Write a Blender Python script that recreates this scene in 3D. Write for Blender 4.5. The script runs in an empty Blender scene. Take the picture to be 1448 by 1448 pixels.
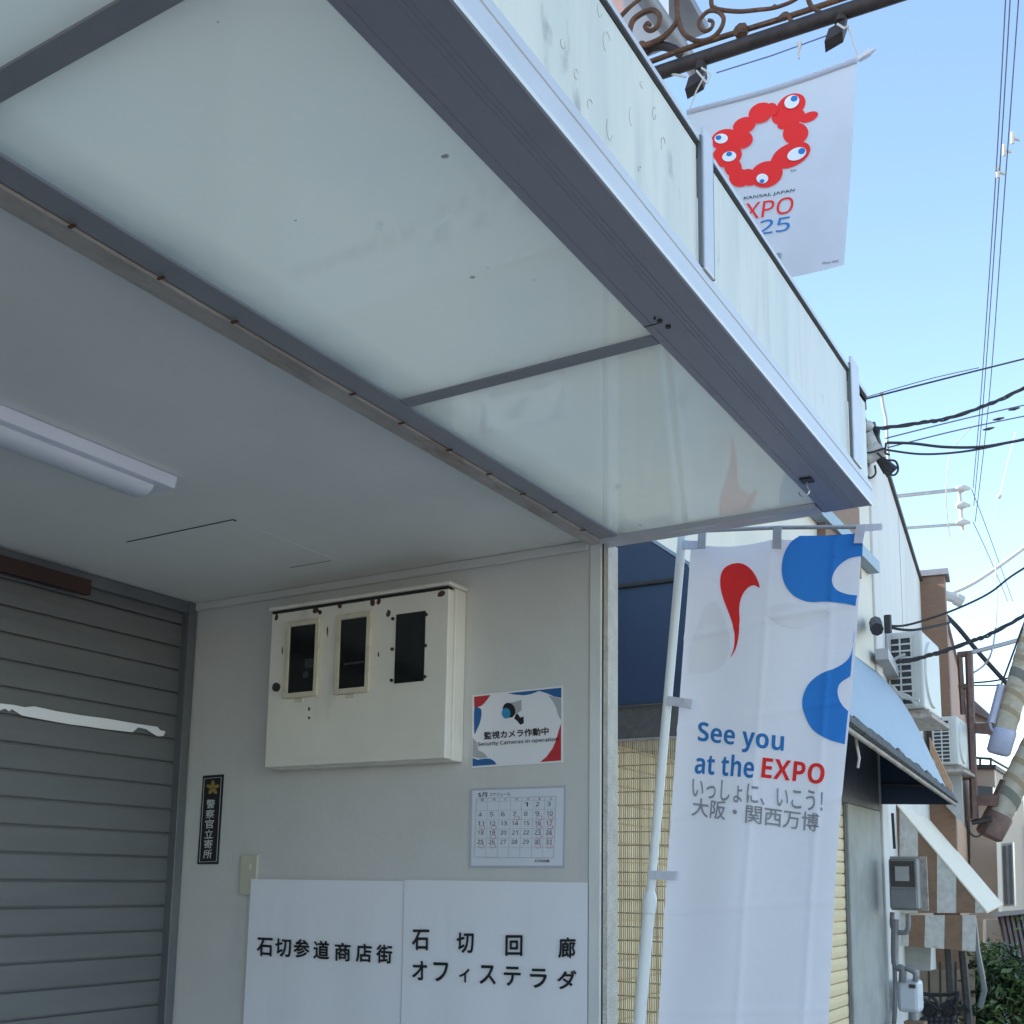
import bpy, bmesh, math, random
from mathutils import Vector, Matrix, noise as mnoise
from mathutils.geometry import tessellate_polygon
R = math.radians
random.seed(7)
scene = bpy.context.scene
COL = scene.collection

# ------------------------------------------------------------------ camera
CAM_POS = Vector((0, 0, 1.55))
YAW, PITCH, ROLL = 0.5472966, 0.1559051, 0.0160253
FPX, PX, PY, W0 = 1570.93, 720.3, 997.6, 1448.0
fwd = Vector((math.cos(PITCH) * math.cos(YAW), math.cos(PITCH) * math.sin(YAW), math.sin(PITCH)))
_r = Vector((math.sin(YAW), -math.cos(YAW), 0)); _u = _r.cross(fwd)
right = math.cos(ROLL) * _r + math.sin(ROLL) * _u
up = -math.sin(ROLL) * _r + math.cos(ROLL) * _u
cam = bpy.data.cameras.new("camera"); camo = bpy.data.objects.new("camera", cam); COL.objects.link(camo)
camo.matrix_world = Matrix((( right.x, up.x, -fwd.x, CAM_POS.x), (right.y, up.y, -fwd.y, CAM_POS.y), (right.z, up.z, -fwd.z, CAM_POS.z), (0, 0, 0, 1)))
cam.sensor_fit = 'HORIZONTAL'; cam.sensor_width = 36; cam.lens = 36 * FPX / W0
cam.shift_x = (724 - PX) / W0; cam.shift_y = (PY - 724) / W0
cam.clip_start = 0.05; cam.clip_end = 3000
scene.camera = camo

# ------------------------------------------------------------------ sky, sun, exposure
SUN_EL, SUN_DIR = R(31), Vector((-0.40, 0.92, 0)).normalized()       # the sun stands behind the shop row
world = bpy.data.worlds.new("World"); scene.world = world; world.use_nodes = True
wn = world.node_tree.nodes; bg = wn["Background"]
sky = wn.new("ShaderNodeTexSky"); sky.sky_type = 'NISHITA'; sky.sun_disc = False
sky.sun_elevation = SUN_EL; sky.sun_rotation = math.atan2(SUN_DIR.x, SUN_DIR.y)
sky.air_density = 1.0; sky.dust_density = 0.15; sky.ozone_density = 1.8; sky.altitude = 50
tint = wn.new("ShaderNodeMix"); tint.data_type = 'RGBA'; tint.blend_type = 'MULTIPLY'; tint.inputs[0].default_value = 1.0
tint.inputs[7].default_value = (1.07, 1.03, .95, 1)                 # a slightly hazier, less violet sky
world.node_tree.links.new(sky.outputs[0], tint.inputs[6]); world.node_tree.links.new(tint.outputs[2], bg.inputs[0]); bg.inputs[1].default_value = 0.12
sl = bpy.data.lights.new("sun", 'SUN'); sl.energy = 2.4; sl.angle = R(0.5); sl.color = (1.0, .94, .86)
so = bpy.data.objects.new("sun", sl); COL.objects.link(so)
sd = Vector((SUN_DIR.x * math.cos(SUN_EL), SUN_DIR.y * math.cos(SUN_EL), math.sin(SUN_EL)))
so.rotation_euler = (-sd).to_track_quat('-Z', 'Y').to_euler(); so.location = (0, 0, 30)
vs = scene.view_settings; vs.view_transform = 'Standard'; vs.look = 'None'; vs.gamma = 1; vs.exposure = 1.92; vs.use_curve_mapping = False
try:
    scene.cycles.max_bounces = 10; scene.cycles.diffuse_bounces = 6; scene.cycles.caustics_reflective = False
except Exception: pass

# ------------------------------------------------------------------ measured directions onto real planes
def ray(u, v): return right * ((u - PX) / FPX) - up * ((v - PY) / FPX) + fwd
def atx(u, v, X): d = ray(u, v); return CAM_POS + d * ((X - CAM_POS.x) / d.x)
def aty(u, v, Y): d = ray(u, v); return CAM_POS + d * ((Y - CAM_POS.y) / d.y)
def atz(u, v, Z): d = ray(u, v); return CAM_POS + d * ((Z - CAM_POS.z) / d.z)
def atd(u, v, D): return CAM_POS + ray(u, v) * D
TH = R(7); B3O = Vector((9.4, 2.1, 0)); D2 = Vector((math.cos(TH), math.sin(TH), 0)); N2 = Vector((math.sin(TH), -math.cos(TH), 0))
def at3(u, v, off=0.0):                      # on the bent facade line, off metres out to the street
    d = ray(u, v); p0 = B3O + N2 * off
    return CAM_POS + d * ((p0 - CAM_POS).dot(N2) / d.dot(N2))
def P3(s, off, z): return B3O + D2 * s + N2 * off + Vector((0, 0, z))

# ------------------------------------------------------------------ materials
def mat(name, col, rough=.6, metal=0.0, var=.12, scale=5.0, stretch=(1, 1, 1), bump=0.0, bscale=80.0, bstretch=(1, 1, 1),
        dirt=None, spec=.5, coat=0.0, sheen=0.0):
    m = bpy.data.materials.new(name); m.use_nodes = True
    nt = m.node_tree; n = nt.nodes; L = nt.links.new; b = n["Principled BSDF"]
    tc = n.new("ShaderNodeTexCoord")
    def nz(sc, st, det=5, rgh=.6):
        mp = n.new("ShaderNodeMapping"); mp.inputs['Scale'].default_value = st; L(tc.outputs['Object'], mp.inputs[0])
        t = n.new("ShaderNodeTexNoise"); t.inputs['Scale'].default_value = sc; t.inputs['Detail'].default_value = det
        t.inputs['Roughness'].default_value = rgh; L(mp.outputs[0], t.inputs['Vector']); return t
    c = Vector(col[:3])
    t = nz(scale, stretch); rp = n.new("ShaderNodeValToRGB"); L(t.outputs['Fac'], rp.inputs[0])
    rp.color_ramp.elements[0].position = .3; rp.color_ramp.elements[1].position = .7
    rp.color_ramp.elements[0].color = (*[max(0, x * (1 - var)) for x in c], 1); rp.color_ramp.elements[1].color = (*[min(1, x * (1 + var)) for x in c], 1)
    out = rp.outputs[0]
    for (dc, amount, dsc, dst, lo, hi) in (dirt or []):
        d = nz(dsc, dst, 8, .65); dr = n.new("ShaderNodeMapRange"); L(d.outputs['Fac'], dr.inputs[0])
        dr.inputs[1].default_value = lo; dr.inputs[2].default_value = hi; dr.inputs[3].default_value = 0; dr.inputs[4].default_value = amount
        mx = n.new("ShaderNodeMix"); mx.data_type = 'RGBA'; L(dr.outputs[0], mx.inputs[0]); L(out, mx.inputs[6]); mx.inputs[7].default_value = (*dc, 1)
        out = mx.outputs[2]
    L(out, b.inputs['Base Color'])
    b.inputs['Metallic'].default_value = metal; b.inputs['Specular IOR Level'].default_value = spec
    rr = n.new("ShaderNodeMapRange"); L(t.outputs['Fac'], rr.inputs[0]); rr.inputs[3].default_value = max(.02, rough - .08); rr.inputs[4].default_value = min(1, rough + .08)
    L(rr.outputs[0], b.inputs['Roughness'])
    if coat: b.inputs['Coat Weight'].default_value = coat; b.inputs['Coat Roughness'].default_value = .08
    if bump:
        bt = nz(bscale, bstretch, 4); bp = n.new("ShaderNodeBump"); bp.inputs['Strength'].default_value = bump; bp.inputs['Distance'].default_value = .01
        L(bt.outputs['Fac'], bp.inputs['Height']); L(bp.outputs[0], b.inputs['Normal'])
    return m

def translucent(name, col, tr=.5, gloss=.0, rough=.08, dirt=None, creases=False, edge=None):
    m = bpy.data.materials.new(name); m.use_nodes = True; nt = m.node_tree; n = nt.nodes; L = nt.links.new
    n.remove(n["Principled BSDF"]); o = n["Material Output"]
    tc = n.new("ShaderNodeTexCoord")
    rgb = n.new("ShaderNodeRGB"); rgb.outputs[0].default_value = (*col, 1); out = rgb.outputs[0]
    for (dc, amount, dsc, dst, lo, hi) in (dirt or []):
        mp = n.new("ShaderNodeMapping"); mp.inputs['Scale'].default_value = dst; L(tc.outputs['Object'], mp.inputs[0])
        d = n.new("ShaderNodeTexNoise"); d.inputs['Scale'].default_value = dsc; d.inputs['Detail'].default_value = 7; L(mp.outputs[0], d.inputs['Vector'])
        dr = n.new("ShaderNodeMapRange"); L(d.outputs['Fac'], dr.inputs[0]); dr.inputs[1].default_value = lo; dr.inputs[2].default_value = hi; dr.inputs[4].default_value = amount
        mx = n.new("ShaderNodeMix"); mx.data_type = 'RGBA'; L(dr.outputs[0], mx.inputs[0]); L(out, mx.inputs[6]); mx.inputs[7].default_value = (*dc, 1); out = mx.outputs[2]
    if edge:                                 # grime gathered along the frame
        sx = n.new("ShaderNodeSeparateXYZ"); L(tc.outputs['Object'], sx.inputs[0])
        e1 = n.new("ShaderNodeMapRange"); L(sx.outputs[1], e1.inputs[0]); e1.inputs[1].default_value = .20; e1.inputs[2].default_value = .30
        ns = n.new("ShaderNodeTexNoise"); ns.inputs['Scale'].default_value = 5; ns.inputs['Detail'].default_value = 8; L(tc.outputs['Object'], ns.inputs['Vector'])
        mu = n.new("ShaderNodeMath"); mu.operation = 'MULTIPLY'; L(e1.outputs[0], mu.inputs[0]); L(ns.outputs['Fac'], mu.inputs[1])
        mx = n.new("ShaderNodeMix"); mx.data_type = 'RGBA'; L(mu.outputs[0], mx.inputs[0]); L(out, mx.inputs[6]); mx.inputs[7].default_value = (*edge, 1); out = mx.outputs[2]
    df = n.new("ShaderNodeBsdfDiffuse"); tl = n.new("ShaderNodeBsdfTranslucent"); ms = n.new("ShaderNodeMixShader"); ms.inputs[0].default_value = tr
    L(out, df.inputs[0]); L(out, tl.inputs[0]); L(df.outputs[0], ms.inputs[1]); L(tl.outputs[0], ms.inputs[2]); sh = ms.outputs[0]
    if gloss:
        gl = n.new("ShaderNodeBsdfGlossy"); gl.inputs['Roughness'].default_value = rough
        fr = n.new("ShaderNodeFresnel"); fr.inputs[0].default_value = 1.0 + gloss
        m2 = n.new("ShaderNodeMixShader"); L(fr.outputs[0], m2.inputs[0]); L(sh, m2.inputs[1]); L(gl.outputs[0], m2.inputs[2]); sh = m2.outputs[0]
    if creases:
        bt = n.new("ShaderNodeTexNoise"); bt.inputs['Scale'].default_value = 9; bt.inputs['Detail'].default_value = 6; L(tc.outputs['Object'], bt.inputs['Vector'])
        bp = n.new("ShaderNodeBump"); bp.inputs['Strength'].default_value = .25; bp.inputs['Distance'].default_value = .02; L(bt.outputs['Fac'], bp.inputs['Height'])
        L(bp.outputs[0], df.inputs['Normal']); L(bp.outputs[0], tl.inputs['Normal'])
    L(sh, o.inputs[0]); return m

M = {}
M['wall'] = mat('painted_plaster', (.63, .618, .60), .75, var=.05, scale=3, bump=.14, bscale=60, bstretch=(1, 1, .5),
    dirt=[((.30, .28, .26), .30, 2.2, (1, 1, .5), .56, .80), ((.2, .19, .18), (.7), 26, (1, 1, .8), .70, .76)])
M['rough_stucco'] = mat('rough_stucco', (.66, .62, .56), .9, var=.12, scale=20, bump=.8, bscale=140)
M['trim'] = mat('pale_trim_paint', (.70, .70, .69), .55, var=.1, scale=8, stretch=(1, 1, .3), bump=.2, bscale=30)
M['ceiling'] = mat('ceiling_board', (.84, .82, .77), .8, var=.04, scale=2, dirt=[((.5, .48, .45), .15, 1.3, (1, 1, 1), .5, .75)])
M['gap'] = mat('dark_gap', (.02, .02, .02), .9, var=.2)
M['shutter'] = mat('shutter_steel', (.14, .143, .148), .5, metal=.1, var=.10, scale=6, stretch=(.3, 1, 2), bump=.06, bscale=15, dirt=[((.2, .2, .2), .35, 3, (.6, 1, 2.2), .5, .8)])
M['rail'] = mat('shutter_rail', (.16, .17, .18), .45, metal=.3, var=.15)
M['rust_red'] = mat('rust_red_panel', (.045, .018, .015), .7, var=.3)
M['alu'] = mat('anodised_aluminium', (.58, .58, .61), .42, metal=.25, var=.08, scale=3, stretch=(.2, 1, 1), bump=.03, bscale=30, dirt=[((.35, .36, .40), .5, 5, (.3, 1, 1), .5, .85)])
M['beam'] = mat('grey_beam_paint', (.33, .32, .365), .42, metal=.2, var=.08, scale=3, stretch=(.25, 1, 1), dirt=[((.16, .17, .2), .5, 6, (.5, 1, 1), .55, .8)])
M['beam_inner'] = mat('grey_bar_paint', (.30, .30, .32), .5, metal=.1, var=.08, scale=6)
M['weathered'] = mat('weathered_trim', (.42, .37, .33), .8, var=.25, scale=14, stretch=(.4, 1, 1), bump=.4, bscale=60, dirt=[((.25, .13, .06), .7, 9, (.6, 2, 2), .55, .7)])
M['acrylic'] = translucent('milky_acrylic_soffit', (.97, .87, .645), .58, gloss=.80, rough=.03, edge=(.34, .32, .24),
    dirt=[((.78, .78, .65), .55, 1.6, (1, 1, 1), .45, .75), ((.35, .35, .30), .8, 10, (1, 1, 1), .70, .80)])
M['signface'] = translucent('weathered_sign_face', (.78, .765, .69), .12, gloss=.35, rough=.35,
    dirt=[((.55, .60, .55), .6, 7, (1.6, 1, .22), .45, .75), ((.50, .53, .50), .55, 26, (1, 1, .12), .52, .75), ((.28, .29, .26), .8, 16, (1, 1, .45), .66, .76)])
M['black'] = mat('black_paint', (.015, .015, .016), .5, var=.2)
M['ink'] = mat('black_ink', (.012, .012, .016), .7, var=.05)
M['dark_steel'] = mat('dark_steel', (.06, .055, .055), .6, metal=.3, var=.3, scale=20)
M['steel'] = mat('bright_steel', (.65, .66, .68), .25, metal=.9, var=.05)
M['box_cream'] = mat('cream_box_paint', (.82, .775, .69), .5, var=.05, scale=5, bump=.05, bscale=40, dirt=[((.42, .36, .27), .45, 6, (1, 1, .35), .58, .82), ((.16, .1, .06), .8, 26, (1, 1, .7), .745, .78)])
M['frame_cream'] = mat('yellowed_frame', (.66, .60, .46), .55, var=.12, scale=20)
M['rust'] = mat('rust_patch', (.075, .04, .03), .9, var=.4, scale=60)
M['dark_glass'] = mat('dark_glass', (.012, .014, .015), .08, var=.1, spec=.6)
M['paper'] = mat('white_paper', (.85, .845, .91), .7, var=.015, scale=2, bump=.25, bscale=5, bstretch=(1, 2.2, .5))
M['laminate'] = mat('laminated_sheet', (.74, .76, .84), .2, var=.02, scale=3, coat=.4)
M['laminate_edge'] = mat('laminate_edge', (.48, .50, .58), .2, var=.03, coat=.4)
M['print_white'] = mat('print_white', (.84, .83, .87), .5, var=.02, coat=.15)
M['p_red'] = mat('print_red', (.52, .03, .04), .55, var=.05)
M['p_blue'] = mat('print_blue', (.02, .12, .34), .55, var=.05)
M['p_grey'] = mat('print_grey', (.42, .43, .46), .55, var=.05)
M['p_cyan'] = mat('print_cyan', (.03, .28, .50), .55, var=.2, scale=60)
M['p_pink'] = mat('pencil_red', (.55, .25, .30), .7, var=.1)
M['gold'] = mat('dull_gold_print', (.36, .25, .07), .5, var=.2)
M['letter_white'] = mat('letter_white', (.66, .66, .68), .5, var=.05)
M['switch'] = mat('ivory_plastic', (.56, .54, .43), .4, var=.04)
M['lamp_white'] = mat('white_lamp_paint', (.80, .80, .90), .35, var=.03)
M['lamp_lens'] = mat('opal_lens', (.74, .76, .84), .3, var=.03)
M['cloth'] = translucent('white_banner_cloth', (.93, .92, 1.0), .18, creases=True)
M['c_red'] = translucent('banner_red', (.88, .05, .05), 0)
M['c_blue'] = translucent('banner_blue', (.05, .25, .72), 0)
M['c_navy'] = translucent('banner_text_blue', (.05, .22, .55), 0)
M['c_grey'] = translucent('banner_text_grey', (.34, .34, .38), 0)
M['c_pale'] = translucent('banner_pale_motif', (.895, .885, .965), 0)  # pale motif printed on the flag cloth
M['c_white'] = translucent('banner_white_motif', (.84, .85, .92), 0)
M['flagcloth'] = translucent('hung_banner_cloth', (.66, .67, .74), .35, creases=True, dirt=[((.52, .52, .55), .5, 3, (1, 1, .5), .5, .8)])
M['pole'] = mat('white_pole_plastic', (.76, .79, .80), .35, var=.03)
M['tape'] = mat('grey_tape', (.42, .42, .43), .5, var=.1, scale=30)
M['clear_tape'] = mat('pale_tape', (.62, .63, .72), .3, var=.1, scale=30)
M['iron'] = mat('rusty_iron', (.13, .065, .04), .75, metal=.2, var=.45, scale=25, bump=.4, bscale=90)
M['iron_dark'] = mat('dark_iron', (.045, .032, .03), .6, metal=.3, var=.4, scale=18)
M['gutter'] = mat('grey_gutter', (.22, .22, .24), .45, var=.15)
M['pink'] = mat('pink_wall', (.62, .36, .31), .8, var=.06)
M['white_board'] = mat('white_board', (.74, .74, .79), .6, var=.05)
M['cord'] = mat('twine', (.62, .58, .56), .8, var=.1)
M['cord_blue'] = mat('blue_cord', (.18, .20, .36), .7, var=.1)
M['navy'] = mat('navy_and_shaded_cloth', (.032, .055, .105), .55, var=.10, scale=2, bump=.1, bscale=8)  # also the far awning's blue end panel, its shade put into the colour
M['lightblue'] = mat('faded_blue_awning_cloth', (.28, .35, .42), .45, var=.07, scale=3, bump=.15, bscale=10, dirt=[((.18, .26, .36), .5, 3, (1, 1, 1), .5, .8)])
M['grime'] = mat('grimy_hem', (.10, .10, .10), .9, var=.6, scale=35, bump=.6, bscale=60)
M['cream_shutter'] = mat('cream_shutter', (.70, .56, .35), .55, var=.07, scale=4, stretch=(.4, 1, 1))
M['reed'] = mat('reed_screen', (.60, .45, .26), .7, var=.3, scale=60, stretch=(1, 1, .05))
M['reed_dark'] = mat('reed_binding', (.07, .05, .04), .8, var=.2)
M['fabric_dark'] = mat('dark_gauze', (.12, .11, .10), .8, var=.2, scale=40)
M['concrete'] = mat('grey_concrete', (.36, .36, .34), .85, var=.14, scale=4, bump=.3, bscale=50, dirt=[((.2, .2, .19), .5, 3, (1, 1, .3), .5, .8)])
M['lintel'] = mat('dark_lintel', (.13, .13, .14), .7, var=.15)
M['white_wall'] = mat('white_siding', (.66, .64, .62), .7, var=.05, scale=2, stretch=(1, 1, .4), dirt=[((.42, .40, .37), .6, 1.2, (1, 1, .3), .52, .8)])
M['cream_wall'] = mat('cream_siding', (.68, .64, .56), .7, var=.06, scale=3)
M['brown_wall'] = mat('brown_board', (.24, .14, .09), .7, var=.12, scale=6, stretch=(1, 1, 5))
M['pinkish_wall'] = mat('pinkish_tile_wall', (.38, .22, .17), .75, var=.15, scale=10, stretch=(1, 1, .3))
M['orange_wall'] = mat('orange_brick_wall', (.42, .25, .16), .75, var=.12, scale=10)
M['wood'] = mat('fresh_wood', (.46, .27, .16), .7, var=.12, scale=8, stretch=(1, 1, 5))
M['ac'] = mat('ac_paint', (.58, .58, .56), .45, var=.05, scale=4)
M['ac_dark'] = mat('ac_coil', (.05, .05, .055), .7, var=.3, scale=40)
M['rustbrown'] = mat('brown_steel', (.16, .095, .08), .6, metal=.2, var=.3, scale=12)
M['stripe_brown'] = mat('awning_brown', (.24, .145, .09), .75, var=.15, scale=14)
M['stripe_white'] = mat('awning_white', (.60, .57, .52), .75, var=.14, scale=18, dirt=[((.3, .3, .28), .6, 20, (1, 1, 1), .55, .75)])
M['awning_top'] = mat('awning_top_white', (.78, .69, .56), .7, var=.08, scale=6)
M['meter'] = mat('meter_plastic', (.20, .20, .21), .4, var=.15)
M['meter_dark'] = mat('meter_dark', (.05, .05, .055), .3, var=.2)
M['gas'] = mat('gas_meter_paint', (.62, .64, .68), .5, var=.08)
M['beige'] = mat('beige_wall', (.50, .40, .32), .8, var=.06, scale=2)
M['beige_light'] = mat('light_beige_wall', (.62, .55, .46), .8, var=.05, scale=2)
M['tile_roof'] = mat('roof_tile', (.22, .18, .17), .7, var=.25, scale=12)
M['brown_siding'] = mat('brown_siding', (.25, .17, .14), .7, var=.2, scale=8)
M['leaf'] = mat('leaf', (.035, .06, .022), .5, var=.6, scale=3)
M['leaf2'] = mat('leaf_light', (.10, .15, .04), .5, var=.5, scale=3)
M['bark'] = mat('bark', (.09, .065, .045), .9, var=.3, scale=20)
M['asphalt'] = mat('asphalt', (.13, .125, .115), .9, var=.25, scale=4, bump=.4, bscale=120)
M['pave'] = mat('pavement', (.46, .43, .38), .85, var=.12, scale=5, bump=.3, bscale=60)
M['floor'] = mat('floor_concrete', (.48, .45, .40), .85, var=.12, scale=4)
M['cable'] = mat('cable_black', (.02, .02, .025), .6, var=.2)
M['cable_blue'] = mat('cable_thin', (.07, .08, .14), .6, var=.2)
M['insul'] = mat('white_porcelain', (.50, .49, .48), .35, var=.06)
M['galv'] = mat('galvanised', (.42, .42, .43), .5, metal=.3, var=.12)
M['lantern'] = translucent('lantern_shell', (.90, .84, .70), .6, gloss=.4, rough=.1, dirt=[((.5, .35, .22), .6, 4, (1, 1, 2), .5, .7)])
M['lantern_band'] = translucent('lantern_band', (.66, .55, .40), .6)
M['lantern_dark'] = translucent('lantern_dark_band', (.36, .36, .32), .5)
M['lantern_cap'] = mat('lantern_cap', (.40, .42, .55), .4, var=.08)
M['wood_panel'] = mat('slat_wood', (.42, .33, .24), .75, var=.2, scale=10, stretch=(1, 1, .3))
M['residue'] = mat('glue_residue', (.57, .585, .53), .8, var=.3, scale=30)
M['dial_or_glint'] = mat('dim_dial_glint', (.045, .055, .055), .3, var=.3, scale=50)
M['window'] = mat('window_glass', (.10, .12, .14), .08, var=.1, spec=.8)

# ------------------------------------------------------------------ mesh helpers
LOC = {}
def emp(name, loc, label=None, cat=None, group=None):
    o = bpy.data.objects.new(name, None); COL.objects.link(o); o.location = loc; o.empty_display_size = .1
    LOC[o.name] = Vector(loc)
    if label: tag(o, label, cat, group)
    return o
def tag(o, label, cat, group=None):
    o['label'] = label; o['category'] = cat
    if group: o['group'] = group
    return o
class MB:
    def __init__(s): s.v = []; s.f = []
    def add(s, vs, fs):
        k = len(s.v); s.v += [Vector(p) for p in vs]; s.f += [tuple(i + k for i in f) for f in fs]; return s
    def box(s, x0, x1, y0, y1, z0, z1):
        return s.add([(x0, y0, z0), (x1, y0, z0), (x1, y1, z0), (x0, y1, z0), (x0, y0, z1), (x1, y0, z1), (x1, y1, z1), (x0, y1, z1)],
                     [(0, 3, 2, 1), (4, 5, 6, 7), (0, 1, 5, 4), (1, 2, 6, 5), (2, 3, 7, 6), (3, 0, 4, 7)])
    def obox(s, o, a, b, c):                # oriented box: corner o and three edge vectors
        o, a, b, c = map(Vector, (o, a, b, c))
        return s.add([o, o + a, o + a + b, o + b, o + c, o + a + c, o + a + b + c, o + b + c],
                     [(0, 3, 2, 1), (4, 5, 6, 7), (0, 1, 5, 4), (1, 2, 6, 5), (2, 3, 7, 6), (3, 0, 4, 7)])
    def poly(s, pts): return s.add(pts, tess(pts))
    def prism(s, pts, vec):                 # polygon swept along vec
        pts = [Vector(p) for p in pts]; n = len(pts); vec = Vector(vec); t = tess(pts)
        return s.add(pts + [p + vec for p in pts], t + [tuple(n + i for i in reversed(f)) for f in t] + [(i, (i + 1) % n, n + (i + 1) % n, n + i) for i in range(n)])
    def tube(s, pts, r, n=8, cap=True):
        pts = [Vector(p) for p in pts]; m = len(pts); rs = r if isinstance(r, (list, tuple)) else [r] * m
        k = len(s.v); ref = None
        for i, p in enumerate(pts):
            d = (pts[min(i + 1, m - 1)] - pts[max(i - 1, 0)]).normalized()
            if ref is None: ref = d.orthogonal().normalized()
            ref = (ref - d * ref.dot(d)); ref = ref.normalized() if ref.length > 1e-6 else d.orthogonal().normalized()
            b = d.cross(ref)
            for j in range(n):
                a = 2 * math.pi * j / n; s.v.append(p + (ref * math.cos(a) + b * math.sin(a)) * rs[i])
        for i in range(m - 1):
            for j in range(n): s.f.append((k + i * n + j, k + i * n + (j + 1) % n, k + (i + 1) * n + (j + 1) % n, k + (i + 1) * n + j))
        if cap: s.f.append(tuple(k + j for j in reversed(range(n)))); s.f.append(tuple(k + (m - 1) * n + j for j in range(n)))
        return s
    def profile(s, pts, x0, x1):            # (y,z) outline swept along X
        return s.prism([(x0, y, z) for y, z in pts], (x1 - x0, 0, 0))
    def ball(s, c, r, n=10, m=6, sq=(1, 1, 1)):
        c = Vector(c); k = len(s.v)
        for i in range(m + 1):
            a = math.pi * i / m
            for j in range(n):
                b = 2 * math.pi * j / n
                s.v.append(c + Vector((math.sin(a) * math.cos(b) * sq[0], math.sin(a) * math.sin(b) * sq[1], math.cos(a) * sq[2])) * r)
        for i in range(m):
            for j in range(n): s.f.append((k + i * n + j, k + (i + 1) * n + j, k + (i + 1) * n + (j + 1) % n, k + i * n + (j + 1) % n))
        return s
    def build(s, name, m, parent=None, loc=None, bevel=0, smooth=False, keep=False):
        if parent is not None: off = LOC[parent.name]
        elif loc is not None: off = Vector(loc)
        else:
            off = sum(s.v, Vector()) / len(s.v); off = Vector((off.x, off.y, min(p.z for p in s.v)))
        me = bpy.data.meshes.new(name); me.from_pydata([p - off for p in s.v], [], s.f); me.validate()
        bm = bmesh.new(); bm.from_mesh(me); bmesh.ops.remove_doubles(bm, verts=bm.verts, dist=1e-6); None if keep else bmesh.ops.recalc_face_normals(bm, faces=bm.faces); bm.to_mesh(me); bm.free()
        if smooth:
            for p in me.polygons: p.use_smooth = True
            try: me.set_sharp_from_angle(angle=R(45))
            except Exception: pass
        me.materials.append(M[m] if isinstance(m, str) else m)
        o = bpy.data.objects.new(name, me); COL.objects.link(o); LOC[o.name] = off
        if parent is not None: o.parent = parent
        else: o.location = off
        if bevel:
            b = o.modifiers.new('bevel', 'BEVEL'); b.width = bevel; b.segments = 2; b.limit_method = 'ANGLE'
        return o
def build_each(mb, name, m, parent, **kw):      # every separate piece as its own mesh
    p = list(range(len(mb.v)))
    def find(i):
        while p[i] != i: p[i] = p[p[i]]; i = p[i]
        return i
    for f in mb.f:
        for i in f[1:]: p[find(i)] = find(f[0])
    g = {}
    for f in mb.f: g.setdefault(find(f[0]), []).append(f)
    for fs in g.values():
        ids = sorted({i for f in fs for i in f}); mp = {i: k for k, i in enumerate(ids)}
        MB().add([mb.v[i] for i in ids], [tuple(mp[i] for i in f) for f in fs]).build(name, m, parent, **kw)
def tess(pts):
    pts = [Vector(p) for p in pts]
    if len(pts) == 3: return [(0, 1, 2)]
    return [tuple(t) for t in tessellate_polygon([pts])]
def spline(pts, k=6, closed=True):
    n = len(pts); out = []
    rng = range(n) if closed else range(n - 1)
    for i in rng:
        g = (lambda j: Vector((*pts[j % n], 0))) if closed else (lambda j: Vector((*pts[max(0, min(n - 1, j))], 0)))
        p0, p1, p2, p3 = g(i - 1), g(i), g(i + 1), g(i + 2)
        for q in range(k):
            t = q / k
            r = .5 * ((2 * p1) + (p2 - p0) * t + (2 * p0 - 5 * p1 + 4 * p2 - p3) * t * t + (3 * p1 - p0 - 3 * p2 + p3) * t ** 3)
            out.append((r.x, r.y))
    if not closed: out.append(tuple(pts[-1]))
    return out
def ell(cx, cy, rx, ry, rot, n=28):
    a = R(rot); return [(cx + rx * math.cos(t) * math.cos(a) - ry * math.sin(t) * math.sin(a), cy + rx * math.cos(t) * math.sin(a) + ry * math.sin(t) * math.cos(a)) for t in [2 * math.pi * i / n for i in range(n)]]
def zoomed(pts, sc, ox, oy): return [(ox + x / sc, oy + y / sc) for x, y in pts]

_tx = {}; TXW = {}
def text_geo(body, bold=0.0):
    key = (body, bold)
    if key in _tx: return _tx[key]
    cu = bpy.data.curves.new('t', 'FONT'); cu.body = body; cu.size = 1; cu.offset = bold; cu.resolution_u = 4; cu.fill_mode = 'FRONT'
    ob = bpy.data.objects.new('t', cu); COL.objects.link(ob)
    dg = bpy.context.evaluated_depsgraph_get(); dg.update()
    me = bpy.data.meshes.new_from_object(ob.evaluated_get(dg))
    vs = [(v.co.x, v.co.y) for v in me.vertices]; fs = [tuple(p.vertices) for p in me.polygons]
    bpy.data.objects.remove(ob); bpy.data.curves.remove(cu); bpy.data.meshes.remove(me)
    x0 = min(v[0] for v in vs); x1 = max(v[0] for v in vs); y0 = min(v[1] for v in vs); y1 = max(v[1] for v in vs)
    TXW[body] = (x1 - x0) / (y1 - y0)
    g = ([((x - x0) / (x1 - x0), (y1 - y) / (y1 - y0)) for x, y in vs], fs); _tx[key] = g; return g
SHIFTS = [(0, 0), (1, 0), (-1, 0), (0, 1), (0, -1), (.7, .7), (-.7, -.7)]
def bolded(body, bold):
    vs, fs = text_geo(body); out = []
    for i, (dx, dy) in enumerate(SHIFTS if bold else SHIFTS[:1]):
        n_ = max(1, TXW[body]); out.append(([(s + dx * bold / n_, t + dy * bold) for s, t in vs], fs, i))
    return out
def text_on(mb, body, tl, tr, bl, off, bold=0.0):
    tl, tr, bl, off = Vector(tl), Vector(tr), Vector(bl), Vector(off)
    for vs, fs, i in bolded(body, bold): mb.add([tl + (tr - tl) * s + (bl - tl) * t + off * (1 + .04 * i) for s, t in vs], fs)
    return mb

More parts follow.
